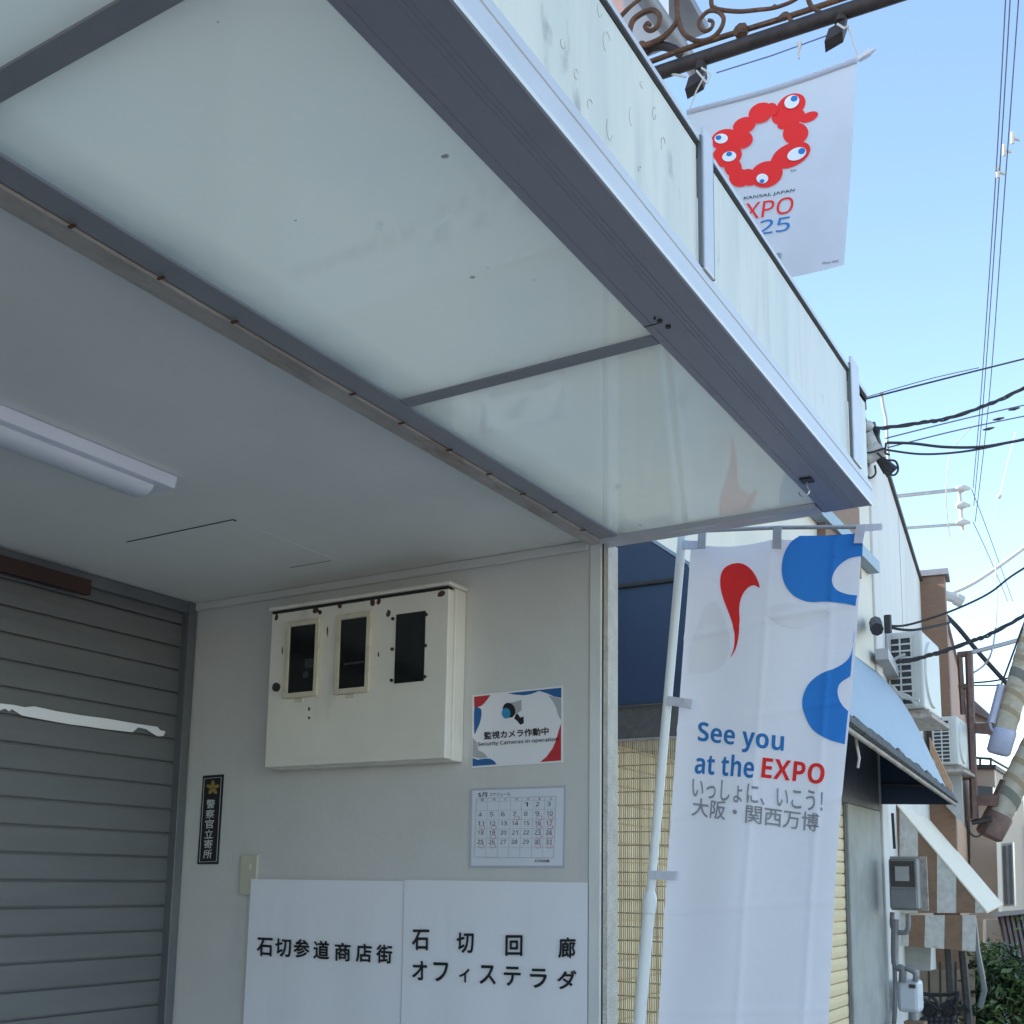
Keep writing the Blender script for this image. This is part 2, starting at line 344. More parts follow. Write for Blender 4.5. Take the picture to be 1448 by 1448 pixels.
# ------------------------------------------------------------------ ground and street
def ground(name, m, x0, x1, y0, y1, z):
    o = MB().add([(x0, y0, z), (x1, y0, z), (x1, y1, z), (x0, y1, z)], [(0, 1, 2, 3)]).build(name, m); o['kind'] = 'structure'; return o
ground('ground', 'pave', -600, 900, -600, 600, 0)
ground('road', 'asphalt', -40, 60, -4.2, .45, .004)
ground('pavement', 'pave', -40, 60, .45, 1.3, .008)
ground('shop_floor', 'floor', -1.6, 2.65, 1.3, 2.95, .012)

# ------------------------------------------------------------------ the shop
XW, YS, ZC = 2.65, 2.92, 2.482
shop = emp('shop_building', (.5, 3, 0), 'pale shop front with recessed entrance, roller shutter and white plaster side wall under the canopy', 'building')
MB().box(XW, 2.715, 1.362, 3.05, 0, ZC + .1).build('side_wall', 'wall', shop)
MB().box(XW - .004, 2.70, 1.325, 1.360, 0, ZC - .012).build('corner_trim', 'trim', shop, bevel=.002)
MB().box(XW + .004, 2.716, 1.308, 1.321, 0, ZC - .01).build('wall_end', 'rough_stucco', shop)
ceil = MB().box(-1.6, XW, 1.35, 3.05, ZC, ZC + .08).build('ceiling', 'ceiling', shop)
cove = MB()
cove.box(XW - .014, XW, 1.362, YS, ZC - .028, ZC); cove.build('cove_moulding', 'wall', shop, bevel=.006)
# ceiling hatch with its dark joints
h = [atz(172, 765, ZC), atz(332, 736, ZC), atz(481, 793, ZC), atz(376, 810, ZC)]
hx0, hx1, hy0, hy1 = 2.03, 2.45, 2.105, 2.52
hb = MB().box(hx0 + .004, hx1, hy0, hy1, ZC - .0018, ZC - .0005).build('hatch', 'ceiling', ceil, bevel=.001)
g = MB(); g.box(hx0 + .001, hx0 + .0035, hy0, hy1, ZC - .0022, ZC - .0008); g.box(hx1 + .001, hx1 + .003, hy0 + .02, hy0 + .18, ZC - .002, ZC - .0008)
g.box(hx0, hx0 + .012, hy0 - .004, hy0, ZC - .003, ZC - .001); build_each(g, 'hatch_joint', 'gap', ceil)
# roller shutter: slats with a rolled lip between them
sh = MB(); pitch = .0795; z = .02; pts = []
while z < 2.50:
    pts += [(YS, z), (YS - .0015, z + .004), (YS - .0028, z + .036), (YS - .0012, z + .070), (YS + .001, z + .0735), (YS + .012, z + .0742), (YS + .012, z + .0788)]
    z += pitch
k = len(pts); x0, x1 = -1.6, 2.612
sh.add([(x0, y, zz) for y, zz in pts] + [(x1, y, zz) for y, zz in pts], [(i, i + 1, k + i + 1, k + i) for i in range(k - 1)])
shutter = sh.build('roller_shutter', 'shutter', shop)
MB().box(2.61, 2.645, YS - .035, YS + .03, 0, ZC).build('guide_rail', 'rail', shutter, bevel=.002)
MB().box(-1.6, 2.61, YS - .03, YS + .1, 2.44, ZC - .002).build('shutter_head', 'rail', shutter)
pr = aty(0, 780, YS - .05)
MB().box(1.55, 2.19, YS - .055, YS - .031, 2.405, 2.452).build('red_end_bar', 'rust_red', shutter)
MB().box(XW + .003, 2.70, 1.3215, 1.3245, 0, ZC - .011).build('corner_joint', 'gap', shop)
# front pillar far left and the roofs and upper storey
MB().box(-1.75, -1.6, 1.35, 3.05, 0, 2.56).build('left_wall', 'wall', shop)
MB().box(-1.6, 2.715, 3.05, 8, 0, 2.56).build('rear_mass', 'wall', shop)
MB().box(-1.75, 3.2, 1.9, 8, 2.57, 5.0).build('upper_wall', 'white_board', shop)
MB().box(-1.75, 2.715, 1.352, 1.9, 2.565, 2.62).build('ledge', 'white_board', shop)

# weathered strip under the inner beam, with clips
st = MB().box(-1.6, 2.62, 1.303, 1.349, ZC - .024, ZC + .02)
strip = st.build('ceiling_edge_strip', 'weathered', shop, bevel=.003)
MB().box(-1.6, 2.62, 1.349, 1.357, ZC - .018, ZC + .0).build('strip_rib', 'trim', shop)
cl = MB()
for u, v in ((100, 321), (226, 394), (330, 456), (497, 558), (566, 599), (634, 637), (690, 671), (738, 699), (783, 725), (823, 750)):
    q = atz(u, v, ZC - .026); cl.box(q.x - .0025, q.x + .0025, q.y - .010, q.y + .004, ZC - .027, ZC - .0245)
build_each(cl, 'strip_clip', 'iron', strip)

# ------------------------------------------------------------------ the canopy
ZB = 2.462
can = emp('canopy', (1.0, .95, ZB), 'flat shop canopy with milky acrylic underside, grey beams and grimy white sign fascia', 'canopy')
CX0, CX1 = -1.2, 2.662
def groove_beam(y0, y1, grooves):
    pts = [(y0, ZB)]
    for gy in grooves: pts += [(gy - .0010, ZB), (gy - .0002, ZB + .0008), (gy + .0002, ZB + .0008), (gy + .0010, ZB)]
    return pts + [(y1, ZB), (y1, ZB + .05), (y0, ZB + .05)]
MB().profile(groove_beam(.604, .716, [.640, .6475, .655, .701]), CX0, CX1 - .002).build('front_beam', 'beam', can)
MB().profile([(.600, ZB - .001), (.604, ZB - .001), (.604, ZB + .056), (.600, ZB + .056), (.600, ZB + .0525), (.5985, ZB + .051), (.5985, ZB + .038), (.600, ZB + .0365), (.600, ZB + .021), (.5985, ZB + .0195), (.5985, ZB + .004)], CX0, CX1).build('front_rail', 'alu', can)
MB().profile(groove_beam(1.250, 1.300, []), CX0, 2.60).build('inner_beam', 'beam_inner', can, bevel=.001)
def xbeam(x0, x1): MB().box(x0, x1, .718, 1.248, ZB + .001, ZB + .04).build('cross_beam', 'beam_inner', can, bevel=.001)
xbeam(.673, .708); xbeam(1.624, 1.656)
eb = MB(); eb.prism([(2.588, .72, ZB + .002), (2.600, .72, ZB - .006), (2.616, .72, ZB - .006), (2.620, .72, ZB + .002), (2.640, .72, ZB + .002), (2.660, .72, ZB - .004), (2.660, .72, ZB + .05), (2.588, .72, ZB + .05)], (0, .59, 0))
eb.build('end_beam', 'alu', can)
MB().box(2.656, 2.662, .6045, .72, ZB + .002, ZB + .052).build('end_cap', 'beam', can)
for x0, x1 in ((CX0, .673), (.708, 1.624), (1.656, 2.588)):
    MB().add([(x0, .717, ZB + .005), (x1, .717, ZB + .005), (x1, 1.249, ZB + .005), (x0, 1.249, ZB + .005)], [(3, 2, 1, 0)]).build('soffit_panel', 'acrylic', can, keep=True)
# the strip of old tape or film at the panel corner, and stains
FX = [(-1.2, .62), (.672, 1.545), (1.604, 2.472)]
ZF = ZB + .056
for x0, x1 in FX: MB().box(x0, x1, .605, .609, ZF, 2.728).build('fascia_panel', 'signface', can)
MB().box(2.557, 2.655, .607, .611, ZF, 2.722).build('fascia_panel', 'signface', can)
for x0, x1, zt in ((.618, .67, 2.765), (1.55, 1.60, 2.768), (2.478, 2.555, 2.772)):
    p = MB().box(x0 + .004, x1 - .004, .5945, .602, ZF - .002, zt).build('fascia_post', 'alu', can, bevel=.004)
    MB().box(x0 - .002, x0 + .003, .597, .604, ZF + .001, zt - .02).build('post_seam', 'rail', p)
    MB().box(x1 - .003, x1 + .002, .597, .604, ZF + .001, zt - .02).build('post_seam', 'rail', p)
MB().box(CX0, 2.655, .6035, .616, 2.7285, 2.736).build('fascia_trim', 'gap', can)
MB().box(CX0, 2.655, .600, .66, 2.7365, 2.746).build('fascia_cap', 'alu', can)
MB().box(CX0, 2.60, 1.302, 1.345, ZC + .022, ZC + .1).build('wall_plate', 'beam_inner', can)
# ghosts of removed sign letters: thin oval residue outlines
gh = MB()
for u, v, rx, ry in ((858, 60, 5, 15), (835, 150, 4, 9), (862, 182, 4, 16), (868, 230, 3, 10), (893, 165, 3, 13), (815, 105, 3, 7), (938, 205, 3, 11), (908, 120, 3, 4), (905, 240, 2, 5), (848, 14, 3, 10), (925, 160, 2, 9), (796, 62, 3, 6)):
    ring = [aty(u + rx * math.cos(t), v + ry * math.sin(t) + rx * .9 * math.cos(t), .6045) for t in [2 * math.pi * i / 16 for i in range(17)]]
    a0 = random.randint(0, 7); ring = (ring[:-1] * 2)[a0:a0 + random.randint(9, 16)]
    gh.tube(ring, .0004, 4)
gh.build('letter_residue', 'residue', can)
bo = MB()
for u, v in ((933, 453), (945, 461), (926, 449)):
    q = atz(u, v, ZB); bo.tube([q + Vector((0, 0, .001)), q - Vector((0, 0, .003))], .0045 if u != 926 else .002, 10)
build_each(bo, 'beam_bolt', 'black', can)
seam = atz(912, 463, ZB)
MB().box(1.585, 1.5865, .69, .716, ZB - .0008, ZB + .001).build('beam_seam', 'gap', can)

sp = MB()
for u, v, a_, b_ in ((630, 221, 7, 3.5), (690, 378, 2, 1), (668, 392, 4, 1.5), (418, 312, 2.4, 1.2), (308, 31, 2, 1.5), (905, 742, 2, 1), (755, 396, 2, 1)):
    sp.prism([atz(u + a_ * math.cos(t) * random.uniform(.7, 1.2), v + b_ * math.sin(t) * random.uniform(.7, 1.2), ZB + .0045) for t in [2 * math.pi * i / 9 for i in range(9)]], (0, 0, -.0003))
sp.build('stain_spots', 'residue', can)
# S hook under the beam
q = atz(1141, 680, ZB - .003)
hook = emp('hook', q, 'bright metal hook on a black pad stuck under the canopy beam', 'hook')
MB().box(q.x - .016, q.x + .016, q.y - .013, q.y + .013, ZB - .004, ZB - .0008).build('pad', 'black', hook)
hk = [Vector((q.x, q.y, ZB - .004)), Vector((q.x, q.y, ZB - .018))]
for i in range(9):
    a = R(-20 + 200 * i / 8); hk.append(Vector((q.x + .002, q.y + .010 - .012 * math.cos(a) - .008 + .006, ZB - .026 - .013 * math.sin(a))))
MB().tube(hk, .0017, 8).build('hook_wire', 'steel', hook, smooth=True)

# ------------------------------------------------------------------ ceiling lamp
lamp = emp('ceiling_light', (1.2, 2.05, ZC), 'white tube light batten on the grey ceiling above the shutter', 'ceiling light')
MB().profile([(1.985, ZC - .001), (1.992, ZC - .03), (2.11, ZC - .03), (2.122, ZC - .001)], .45, 1.735).build('housing', 'lamp_white', lamp, bevel=.003)
MB().profile([(2.02 + .038 + .044 * math.cos(R(a)), ZC - .031 + .022 * math.sin(R(a))) for a in range(180, 361, 18)], .50, 1.69).build('tube_cover', 'lamp_lens', lamp, smooth=True)

# ------------------------------------------------------------------ meter box on the side wall
XB = 2.560
tl, tr_, bl, br = atx(382, 862, XB), atx(648, 829, XB), atx(373, 1087, XB), atx(640, 1077, XB)
by0, by1, bz0, bz1 = 1.768, bl.y, bl.z, tl.z - .008
mbx = emp('meter_box', (2.6, 2.05, bz0), 'cream steel meter box with three dark windows and rust spots on the white wall', 'meter box')
MB().box(XB + .034, XW - .001, by0, by1, bz0, bz1).build('cabinet', 'box_cream', mbx, bevel=.004)
door = MB().box(XB, XB + .031, by0 + .002, by1 - .002, bz0 + .004, bz1 - .0085).build('door', 'box_cream', mbx, bevel=.003)
MB().box(XB - .008, XW - .001, by0 - .006, by1 + .006, bz1 + .0005, bz1 + .012).build('lid', 'box_cream', mbx, bevel=.003)
XD = XB
MB().box(XB - .001, XB + .02, by0 + .004, by1 - .004, bz1 - .0075, bz1 - .0005).build('lid_gap', 'gap', mbx)
def rectx(pxs, X):
    P = [atx(u, v, X) for u, v in pxs]; ys = [p.y for p in P]; zs = [p.z for p in P]
    return sum(sorted(ys)[:2]) / 2, sum(sorted(ys)[2:]) / 2, sum(sorted(zs)[:2]) / 2, sum(sorted(zs)[2:]) / 2
def win(pxs, framed):
    y0, y1, z0, z1 = rectx(pxs, XD)
    if framed:
        f = MB()
        for a, b, c, d in ((y0 - .016, y0, z0 - .016, z1 + .016), (y1, y1 + .016, z0 - .016, z1 + .016), (y0, y1, z0 - .016, z0), (y0, y1, z1, z1 + .016)): f.box(XD - .009, XD - .0005, a, b, c, d)
        f.box(XD - .005, XD - .0005, (y0 + y1) / 2 - .012, (y0 + y1) / 2 + .022, z0 - .03, z0 - .018)
        fr = f.build('window_frame', 'frame_cream', door, bevel=.002)
    MB().box(XD - .003, XD - .0006, y0 + .0003, y1 - .0003, z0 + .0003, z1 - .0003).build('window_pane', 'dark_glass', door)
win([(410, 888), (447, 882), (410, 981), (446, 977)], True)
win([(482, 878), (521, 872), (481, 975), (517, 971)], True)
win([(561, 869), (602, 864), (558, 967), (600, 963)], False)
dl = MB(); dl.prism([atx(u, v, XD - .0032) for u, v in ((431, 932), (443, 931), (443, 944), (431, 945))], (.0001, 0, 0)); dl.prism([atx(u, v, XD - .0032) for u, v in ((428, 950), (436, 949), (436, 958), (428, 959))], (.0001, 0, 0)); dl.prism([atx(u, v, XD - .0032) for u, v in ((486, 938), (515, 934), (515, 937), (486, 941))], (.0001, 0, 0))
build_each(dl, 'dial_or_glint', 'dial_or_glint', door)  # dial bits; in the first pane they are reflections put into the colour
rv = MB()
for u, v in ((556, 875), (555, 918), (554, 962), (603, 869), (602, 913), (601, 957)):
    q = atx(u, v, XD); rv.tube([q + Vector((.001, 0, 0)), q - Vector((.004, 0, 0))], .0052, 10)
build_each(rv, 'rivet', 'iron_dark', door)
q = atx(392, 972, XD); MB().tube([q, q - Vector((.008, 0, 0))], .014, 16).tube([q - Vector((.008, 0, 0)), q - Vector((.011, 0, 0))], .007, 10).build('lock', 'dark_steel', door)
ru = MB()
for u, v, a, b, rot in ((391, 873, 3, 5, 10), (447, 863, 4, 5, 30), (452, 866, 3, 3, 0), (480, 856, 3, 5, -5), (527, 851, 3, 6, 5), (536, 850, 3, 5, 15), (549, 867, 3, 5, 15), (624, 839, 4, 6, 30), (437, 1002, 1.5, 3, 0), (437, 1015, 1.5, 2, 0), (399, 920, 1, 6, 0), (535, 925, 1, 4, 0), (463, 893, 1, 8, 0)):
    pts = []
    for i in range(9):
        t = 2 * math.pi * i / 9; k = random.uniform(.7, 1.25); x, y = a * k * math.cos(t), b * k * math.sin(t); c, s_ = math.cos(R(rot)), math.sin(R(rot))
        pts.append(atx(u + x * c - y * s_, v + x * s_ + y * c, XD - .0006))
    ru.prism(pts, (.0005, 0, 0))
ru.build('rust_marks', 'rust', door)

# ------------------------------------------------------------------ sheets on the wall
def quadx(pxs, X): return [atx(u, v, X) for u, v in pxs]
def flat(name, pts_px, X, t, m, parent=None, k=1): return MB().prism(quadx(pts_px, X), (t, 0, 0)).build(name, m, parent)
XS = XW - .003
sg = emp('camera_notice', atx(731, 1083, XS), 'white security camera notice with red and blue corners, on the wall beside the meter box', 'notice')
S4 = [(668, 983), (795, 970), (796, 1078), (667, 1086)]
flat('sheet', S4, XS, .0018, 'print_white', sg)
def zs(p): return zoomed(p, 4.825, 640, 950)
X1 = XS - .0004
a = MB()
a.prism(quadx(zs([(146, 170), (258, 158), (240, 185), (215, 215), (196, 232), (170, 240), (148, 246)]), X1), (.0002, 0, 0))
a.prism(quadx(zs([(740, 350), (740, 605), (597, 615), (640, 580), (680, 525), (705, 470), (722, 405)]), X1), (.0002, 0, 0))
build_each(a, 'red_corner', 'p_red', sg)
a = MB()
a.prism(quadx(zs(spline([(148, 252), (180, 246), (196, 262), (196, 300), (185, 350), (165, 395), (148, 420)], 4)), X1), (.0002, 0, 0))
a.prism(quadx(zs([(375, 146), (742, 108), (742, 178), (690, 168), (640, 145), (590, 130), (540, 150), (490, 160), (430, 156)]), X1), (.0002, 0, 0))
a.prism(quadx(zs([(136, 588), (170, 600), (215, 592), (255, 592), (285, 610), (300, 632), (136, 643)]), X1), (.0002, 0, 0))
build_each(a, 'blue_corner', 'p_blue', sg)
a = MB()
a.prism(quadx(zs([(655, 162), (742, 182), (742, 330), (722, 300), (705, 240), (680, 195)]), X1), (.0002, 0, 0))
a.prism(quadx(zs([(136, 450), (165, 480), (175, 535), (215, 555), (240, 585), (190, 590), (136, 580)]), X1), (.0002, 0, 0))
a.prism(quadx(zs([(385, 215), (470, 192), (470, 262), (430, 292), (390, 250)]), X1), (.0002, 0, 0))
build_each(a, 'grey_motif', 'p_grey', sg)
a = MB()
a.prism(quadx(zs(ell(385, 262, 42, 52, -20)), X1 - .0003), (.0002, 0, 0)); a.prism(quadx(zs([(430, 292), (445, 285), (460, 312), (484, 305), (486, 350), (462, 362), (440, 335), (420, 318)]), X1 - .0003), (.0002, 0, 0))
a.build('camera_picture', 'ink', sg)
MB().prism(quadx(zs(ell(365, 283, 30, 36, -10)), X1 - .0007), (.0002, 0, 0)).build('camera_lens', 'p_cyan', sg)
a = MB(); off = Vector((-.0012, 0, 0))
z1 = zs([(217, 412), (655, 378), (217, 462)]); text_on(a, "監視カメラ作動中", *quadx(z1, XS), off, .028)
z1 = zs([(175, 482), (722, 445), (175, 514)]); text_on(a, "𝖲𝖾𝖼𝗎𝗋𝗂𝗍𝗒 𝖢𝖺𝗆𝖾𝗋𝖺𝗌 𝗂𝗇 𝗈𝗉𝖾𝗋𝖺𝗍𝗂𝗈𝗇", *quadx(z1, XS), off, .012)
a.build('lettering', 'ink', sg)

cal = emp('calendar_sheet', atx(731, 1228, XS), 'laminated white monthly calendar sheet on the wall under the camera notice', 'calendar')
C4 = [(665, 1115), (800, 1111), (798, 1227), (663, 1227)]
flat('lamination', C4, XS, .0014, 'laminate_edge', cal)
flat('sheet', [(668, 1118), (797, 1114), (795, 1224), (666, 1224)], XS - .0006, .0004, 'laminate', cal)
ga = [(674, 1129), (787, 1126), (783, 1213), (671, 1212)]
def cg(s, t):
    a_, b_, c_, d_ = [Vector((*p, 0)) for p in ga]; p = (a_ * (1 - s) + b_ * s) * (1 - t) + (d_ * (1 - s) + c_ * s) * t
    return atx(p.x, p.y, XS - .0010)
ln = MB()
for i in range(8): ln.tube([cg(i / 7, 0), cg(i / 7, 1)], .0005 if 0 < i < 7 else .0009, 4)
for t in (0, .06, .21, .37, .52, .68, .83, 1): ln.tube([cg(0, t), cg(1, t)], .0005 if 0 < t < 1 else .0009, 4)
ln.build('grid', 'p_grey', cal)
nm = MB(); day = 1
for row in range(5):
    for c in range(7):
        if row == 0 and c < 4 or day > 31: continue
        w_ = .045 if day < 10 else .075; t0 = .085 + row * .155
        text_on(nm, ''.join(chr(0x1D7E2 + int(c_)) for c_ in str(day)), cg(c / 7 + .03, t0), cg(c / 7 + .03 + w_, t0), cg(c / 7 + .03, t0 + .07), (-.0004, 0, 0), .0); day += 1
text_on(nm, "5月", cg(.02, -.10), cg(.13, -.10), cg(.02, -.02), (-.0004, 0, 0), .01)
text_on(nm, "スケジュール", cg(.16, -.09), cg(.42, -.09), cg(.16, -.03), (-.0004, 0, 0), .0)
for i, wd in enumerate("日月火水木金土"): text_on(nm, wd, cg(i / 7 + .06, .012), cg(i / 7 + .09, .012), cg(i / 7 + .06, .05), (-.0004, 0, 0), 0)
text_on(nm, "石切回廊", cg(.76, 1.03), cg(.95, 1.03), cg(.76, 1.075), (-.0004, 0, 0), .01)
nm.build('lettering', 'ink', cal)
pk = MB()
for c, r_ in ((3, 1), (5, 1), (6, 1), (0, 2), (1, 2), (5, 2), (6, 2), (1, 3), (5, 3), (6, 3), (0, 4), (1, 4), (5, 4), (6, 4)):
    pk.tube([cg(c / 7 + .085 + .035 * math.cos(t), .30 - .155 + .155 * r_ + .045 + .035 * math.sin(t)) - Vector((.0003, 0, 0)) for t in [2 * math.pi * i / 12 for i in range(13)]], .0008, 4)
pk.build('red_marks', 'p_pink', cal)

pol = emp('police_plate', atx(297, 1222, XS), 'narrow black vertical plate with gold emblem and white characters on the wall near the shutter', 'sign')
flat('plate', [(287, 1097), (316, 1095), (308, 1222), (279, 1222)], XS - .001, .003, 'black', pol)
bd = MB(); bp_ = [atx(u, v, XS - .0014) for u, v in ((289, 1101), (313, 1099), (306, 1218), (282, 1219))]
for i in range(4): bd.tube([bp_[i], bp_[(i + 1) % 4]], .0008, 4)
bd.build('border', 'letter_white', pol)
em = MB(); c0 = (301, 1114)
for k in range(5):
    a_ = R(-90 + 72 * k); em.prism(quadx(ell(c0[0] + 5 * math.cos(a_), c0[1] + 6 * math.sin(a_), 4.6, 2.6, math.degrees(a_), 12), XS - .0016 - .0001 * k), (.00008, 0, 0))
em.build('emblem', 'gold', pol)
tx = MB()
for i, ch in enumerate("警察官立寄所"):
    y = 1131 + i * 14.2; x = 300.5 - (y - 1131) * .062 - 2.5
    text_on(tx, ch, atx(x - 5, y, XS), atx(x + 7, y - .7, XS), atx(x - 5.7, y + 12.2, XS), (-.0018, 0, 0), .01)
tx.build('lettering', 'letter_white', pol)

sw = emp('switch_plate', atx(352, 1266, XS), 'ivory wall switch plate partly behind the corner of the white paper', 'switch')
y0, y1, z0, z1 = rectx([(341, 1209), (365, 1208), (337, 1266), (361, 1266)], XW - .008)
MB().box(XW - .009, XW - .0005, y0, y1, z0, z1).build('plate', 'switch', sw, bevel=.003)
q = atx(353, 1226, XW - .010); MB().box(q.x, q.x + .002, q.y - .004, q.y + .004, q.z - .009, q.z + .009).build('pilot_lamp', 'letter_white', sw, bevel=.001)

# paper banners: two hung sheets with slight waves
def paper(name, uv, X, label):
    tl, tr2, bl2, br2 = [Vector((*p, 0)) for p in uv]; n, m = 16, 14; vs = []; fs = []
    for j in range(m + 1):
        for i in range(n + 1):
            s, t = i / n, j / m; p = (tl * (1 - s) + tr2 * s) * (1 - t) + (bl2 * (1 - s) + br2 * s) * t; q = atx(p.x, p.y, X)
            q.x += .0026 * math.sin(s * 15 + t * 1.5 + X * 40) * math.sin(s * math.pi) ** .5 * (.2 + .8 * t)
            vs.append(q)
    for j in range(m):
        for i in range(n): a = j * (n + 1) + i; fs.append((a, a + 1, a + n + 2, a + n + 1))
    root = emp(name, atx((bl2.x + br2.x) / 2, bl2.y, X), label, 'paper sign')
    o = MB().add(vs, fs).build('sheet', 'paper', root, smooth=True)
    return root
p1 = paper('paper_sign', [(355, 1243), (571, 1246), (331, 1680), (561, 1680)], XW - .012, 'white paper sign with one row of black characters, beside the switch plate')
p2 = paper('paper_sign', [(571.5, 1244), (831, 1248), (561.5, 1680), (830, 1680)], XW - .0140, 'white paper sign with two rows of black characters, nearest the wall corner')
a = MB(); cs = [(378, 1339), (400, 1339.5), (426, 1341), (455, 1343.5), (485, 1346), (514, 1347.5), (543, 1349)]
cs = [(375, 1339), (401, 1340), (427, 1341), (455, 1343), (485, 1346), (515, 1347.5), (544, 1349)]
for ch, (x, y) in zip("石切参道商店街", cs): text_on(a, ch, atx(x - 10.5, y - 13, XW - .016), atx(x + 11, y - 12, XW - .016), atx(x - 11, y + 12, XW - .016), (-.002, 0, 0), .026)
a.build('lettering', 'ink', p1)
a = MB()
for ch, (x, y) in zip("石切回廊", [(595, 1329), (658, 1333), (727, 1337), (802, 1340)]): text_on(a, ch, atx(x - 11, y - 14, XW - .018), atx(x + 12, y - 14, XW - .018), atx(x - 11.5, y + 14, XW - .018), (-.002, 0, 0), .026)
for ch, (x, y), w_ in zip("オフィステラダ", [(594, 1372), (624, 1374), (657, 1379), (690, 1378), (725, 1380), (762, 1383), (802, 1385)], (10, 10, 7, 11, 11.5, 11.5, 13)):
    h_ = 13 if ch != 'ィ' else 9.5; text_on(a, ch, atx(x - w_, y - h_, XW - .018), atx(x + w_, y - h_ + .6, XW - .018), atx(x - w_, y + h_, XW - .018), (-.002, 0, 0), .026)
a.build('lettering', 'ink', p2)

# torn paper left on the shutter
YT = YS - .009
tp = zoomed([(0, 45), (60, 52), (110, 62), (150, 58), (250, 80), (360, 98), (470, 112), (560, 128), (600, 135), (690, 148), (700, 162), (724, 168), (716, 188), (690, 190), (660, 172), (640, 158), (605, 150), (580, 172), (530, 166), (460, 158), (380, 146), (300, 136), (200, 118), (130, 105), (95, 98), (70, 82), (52, 70), (40, 80), (22, 68), (0, 76), (-60, 70), (-60, 40)], 3.095, 0, 980)
o = MB().prism([aty(u, v, YT) for u, v in tp], (0, .0005, 0)).build('torn_paper', 'print_white'); tag(o, 'torn strip of white paper left glued across the grey shutter', 'paper')

# ------------------------------------------------------------------ nobori flag on its pole
XN = 2.79
def cloth_dx(y, z):
    d = .012 * math.sin(y * 9 + z * 1.7) + .006 * math.sin(y * 23 + z * 4) + .004 * math.sin(z * 6 + 1) + .010 * math.sin(z * 2.3 + y * 3)
    for zf in (2.24, 1.99, 1.75, 1.50, 1.24, .98): d -= .0032 * math.exp(-((z - zf + .09 * (y - .9)) / .009) ** 2)
    for yf in (.80, .97): d -= .0026 * math.exp(-((y - yf + .09 * (z - 1.6)) / .009) ** 2)
    d += .006 * mnoise.noise(Vector((y * 5, z * 3, 3)))
    return d
def onflag(u, v, off=0):
    q = atx(u, v, XN); return Vector((q.x + cloth_dx(q.y, q.z) - off, q.y, q.z))
def flag_px(s, t):                          # outline of the cloth
    L = Vector((975, 769, 0)).lerp(Vector((927, 1448, 0)), t); Rr = Vector((1219, 757, 0)).lerp(Vector((1171, 1448, 0)), t)
    L.x -= 5 * math.sin(min(t, 1) * math.pi) * .6; Rr.x += 4 * math.sin(t * 7) * .4
    p = L.lerp(Rr, s); p.y += (3.5 * abs(math.sin(s * math.pi * 2)) ) * max(0, 1 - t * 6); return p
fl = emp('banner_flag', (XN, 1.42, 0), 'tall white banner flag with blue curves and red drop on a white pole', 'flag')
n, m = 90, 260; vs = []; fs = []
for j in range(m + 1):
    for i in range(n + 1): p = flag_px(i / n, j / m * 1.28); vs.append(onflag(p.x, p.y))
for j in range(m):
    for i in range(n): k = j * (n + 1) + i; fs.append((k, k + 1, k + n + 2, k + n + 1))
cloth = MB().add(vs, fs).build('cloth', 'cloth', fl, smooth=True)
def cloth_shape(name, polys, m, off, fn=onflag, parent=None, root=None, maxlen=6):
    mb = MB()
    for px in polys:
        bm = bmesh.new(); vv = [bm.verts.new((u, v, 0)) for u, v in px]; [bm.faces.new([vv[i] for i in t_]) for t_ in tess([(u, v, 0) for u, v in px])]
        for _ in range(7):
            es = [e for e in bm.edges if e.calc_length() > maxlen]
            if not es: break
            bmesh.ops.subdivide_edges(bm, edges=es, cuts=1, use_grid_fill=False); bmesh.ops.triangulate(bm, faces=[f for f in bm.faces if len(f.verts) > 3])
        bm.verts.index_update(); mb.add([fn(v.co.x, v.co.y, off) for v in bm.verts], [tuple(v.index for v in f.verts) for f in bm.faces]); bm.free()
    return mb.build(name, m, parent)
def z8(p): return zoomed(p, 2.896, 800, 650)
drop = spline(z8([(620, 490), (626, 455), (645, 430), (680, 417), (715, 420), (750, 442), (778, 480), (793, 523), (770, 512), (745, 518), (722, 540), (708, 570), (703, 610), (706, 660), (702, 720), (690, 770), (668, 806), (682, 765), (684, 720), (678, 680), (660, 630), (638, 575), (624, 530)]), 4)
cloth_shape('red_drop', [drop], 'c_red', .0022, parent=cloth)
b1 = spline(z8([(960, 313), (1040, 310), (1130, 306), (1219, 301)]), 4, False) + spline(z8([(1216, 395), (1160, 405), (1112, 440), (1090, 490), (1106, 530), (1150, 550), (1194, 556)]), 4, False) + spline(z8([(1188, 599), (1130, 588), (1060, 580), (990, 581), (932, 555), (897, 507), (886, 450), (896, 390), (922, 342), (958, 314)]), 4, False)[:-1]
b2 = spline(z8([(1182, 692), (1178, 750), (1160, 812), (1110, 850), (1040, 878), (992, 920), (969, 980), (977, 1040), (1010, 1103), (1070, 1143), (1146, 1167)]), 4, False) + spline(z8([(1158, 1030), (1132, 1003), (1114, 958), (1122, 918), (1166, 887)]), 4, False)
for b_ in (b1, b2): cloth_shape('blue_curve', [b_], 'c_blue', .0026, parent=cloth)
sh1 = spline(z8([(820, 620), (880, 590), (1000, 592), (1080, 625), (1060, 650), (1000, 680), (940, 690), (870, 670)]), 4)
sh2 = spline(z8([(505, 760), (560, 600), (610, 580), (655, 690), (660, 790), (620, 850), (560, 868), (500, 860)]), 4)
for b_ in (sh1, sh2): cloth_shape('pale_motif', [b_], 'c_pale', .0018, parent=cloth)
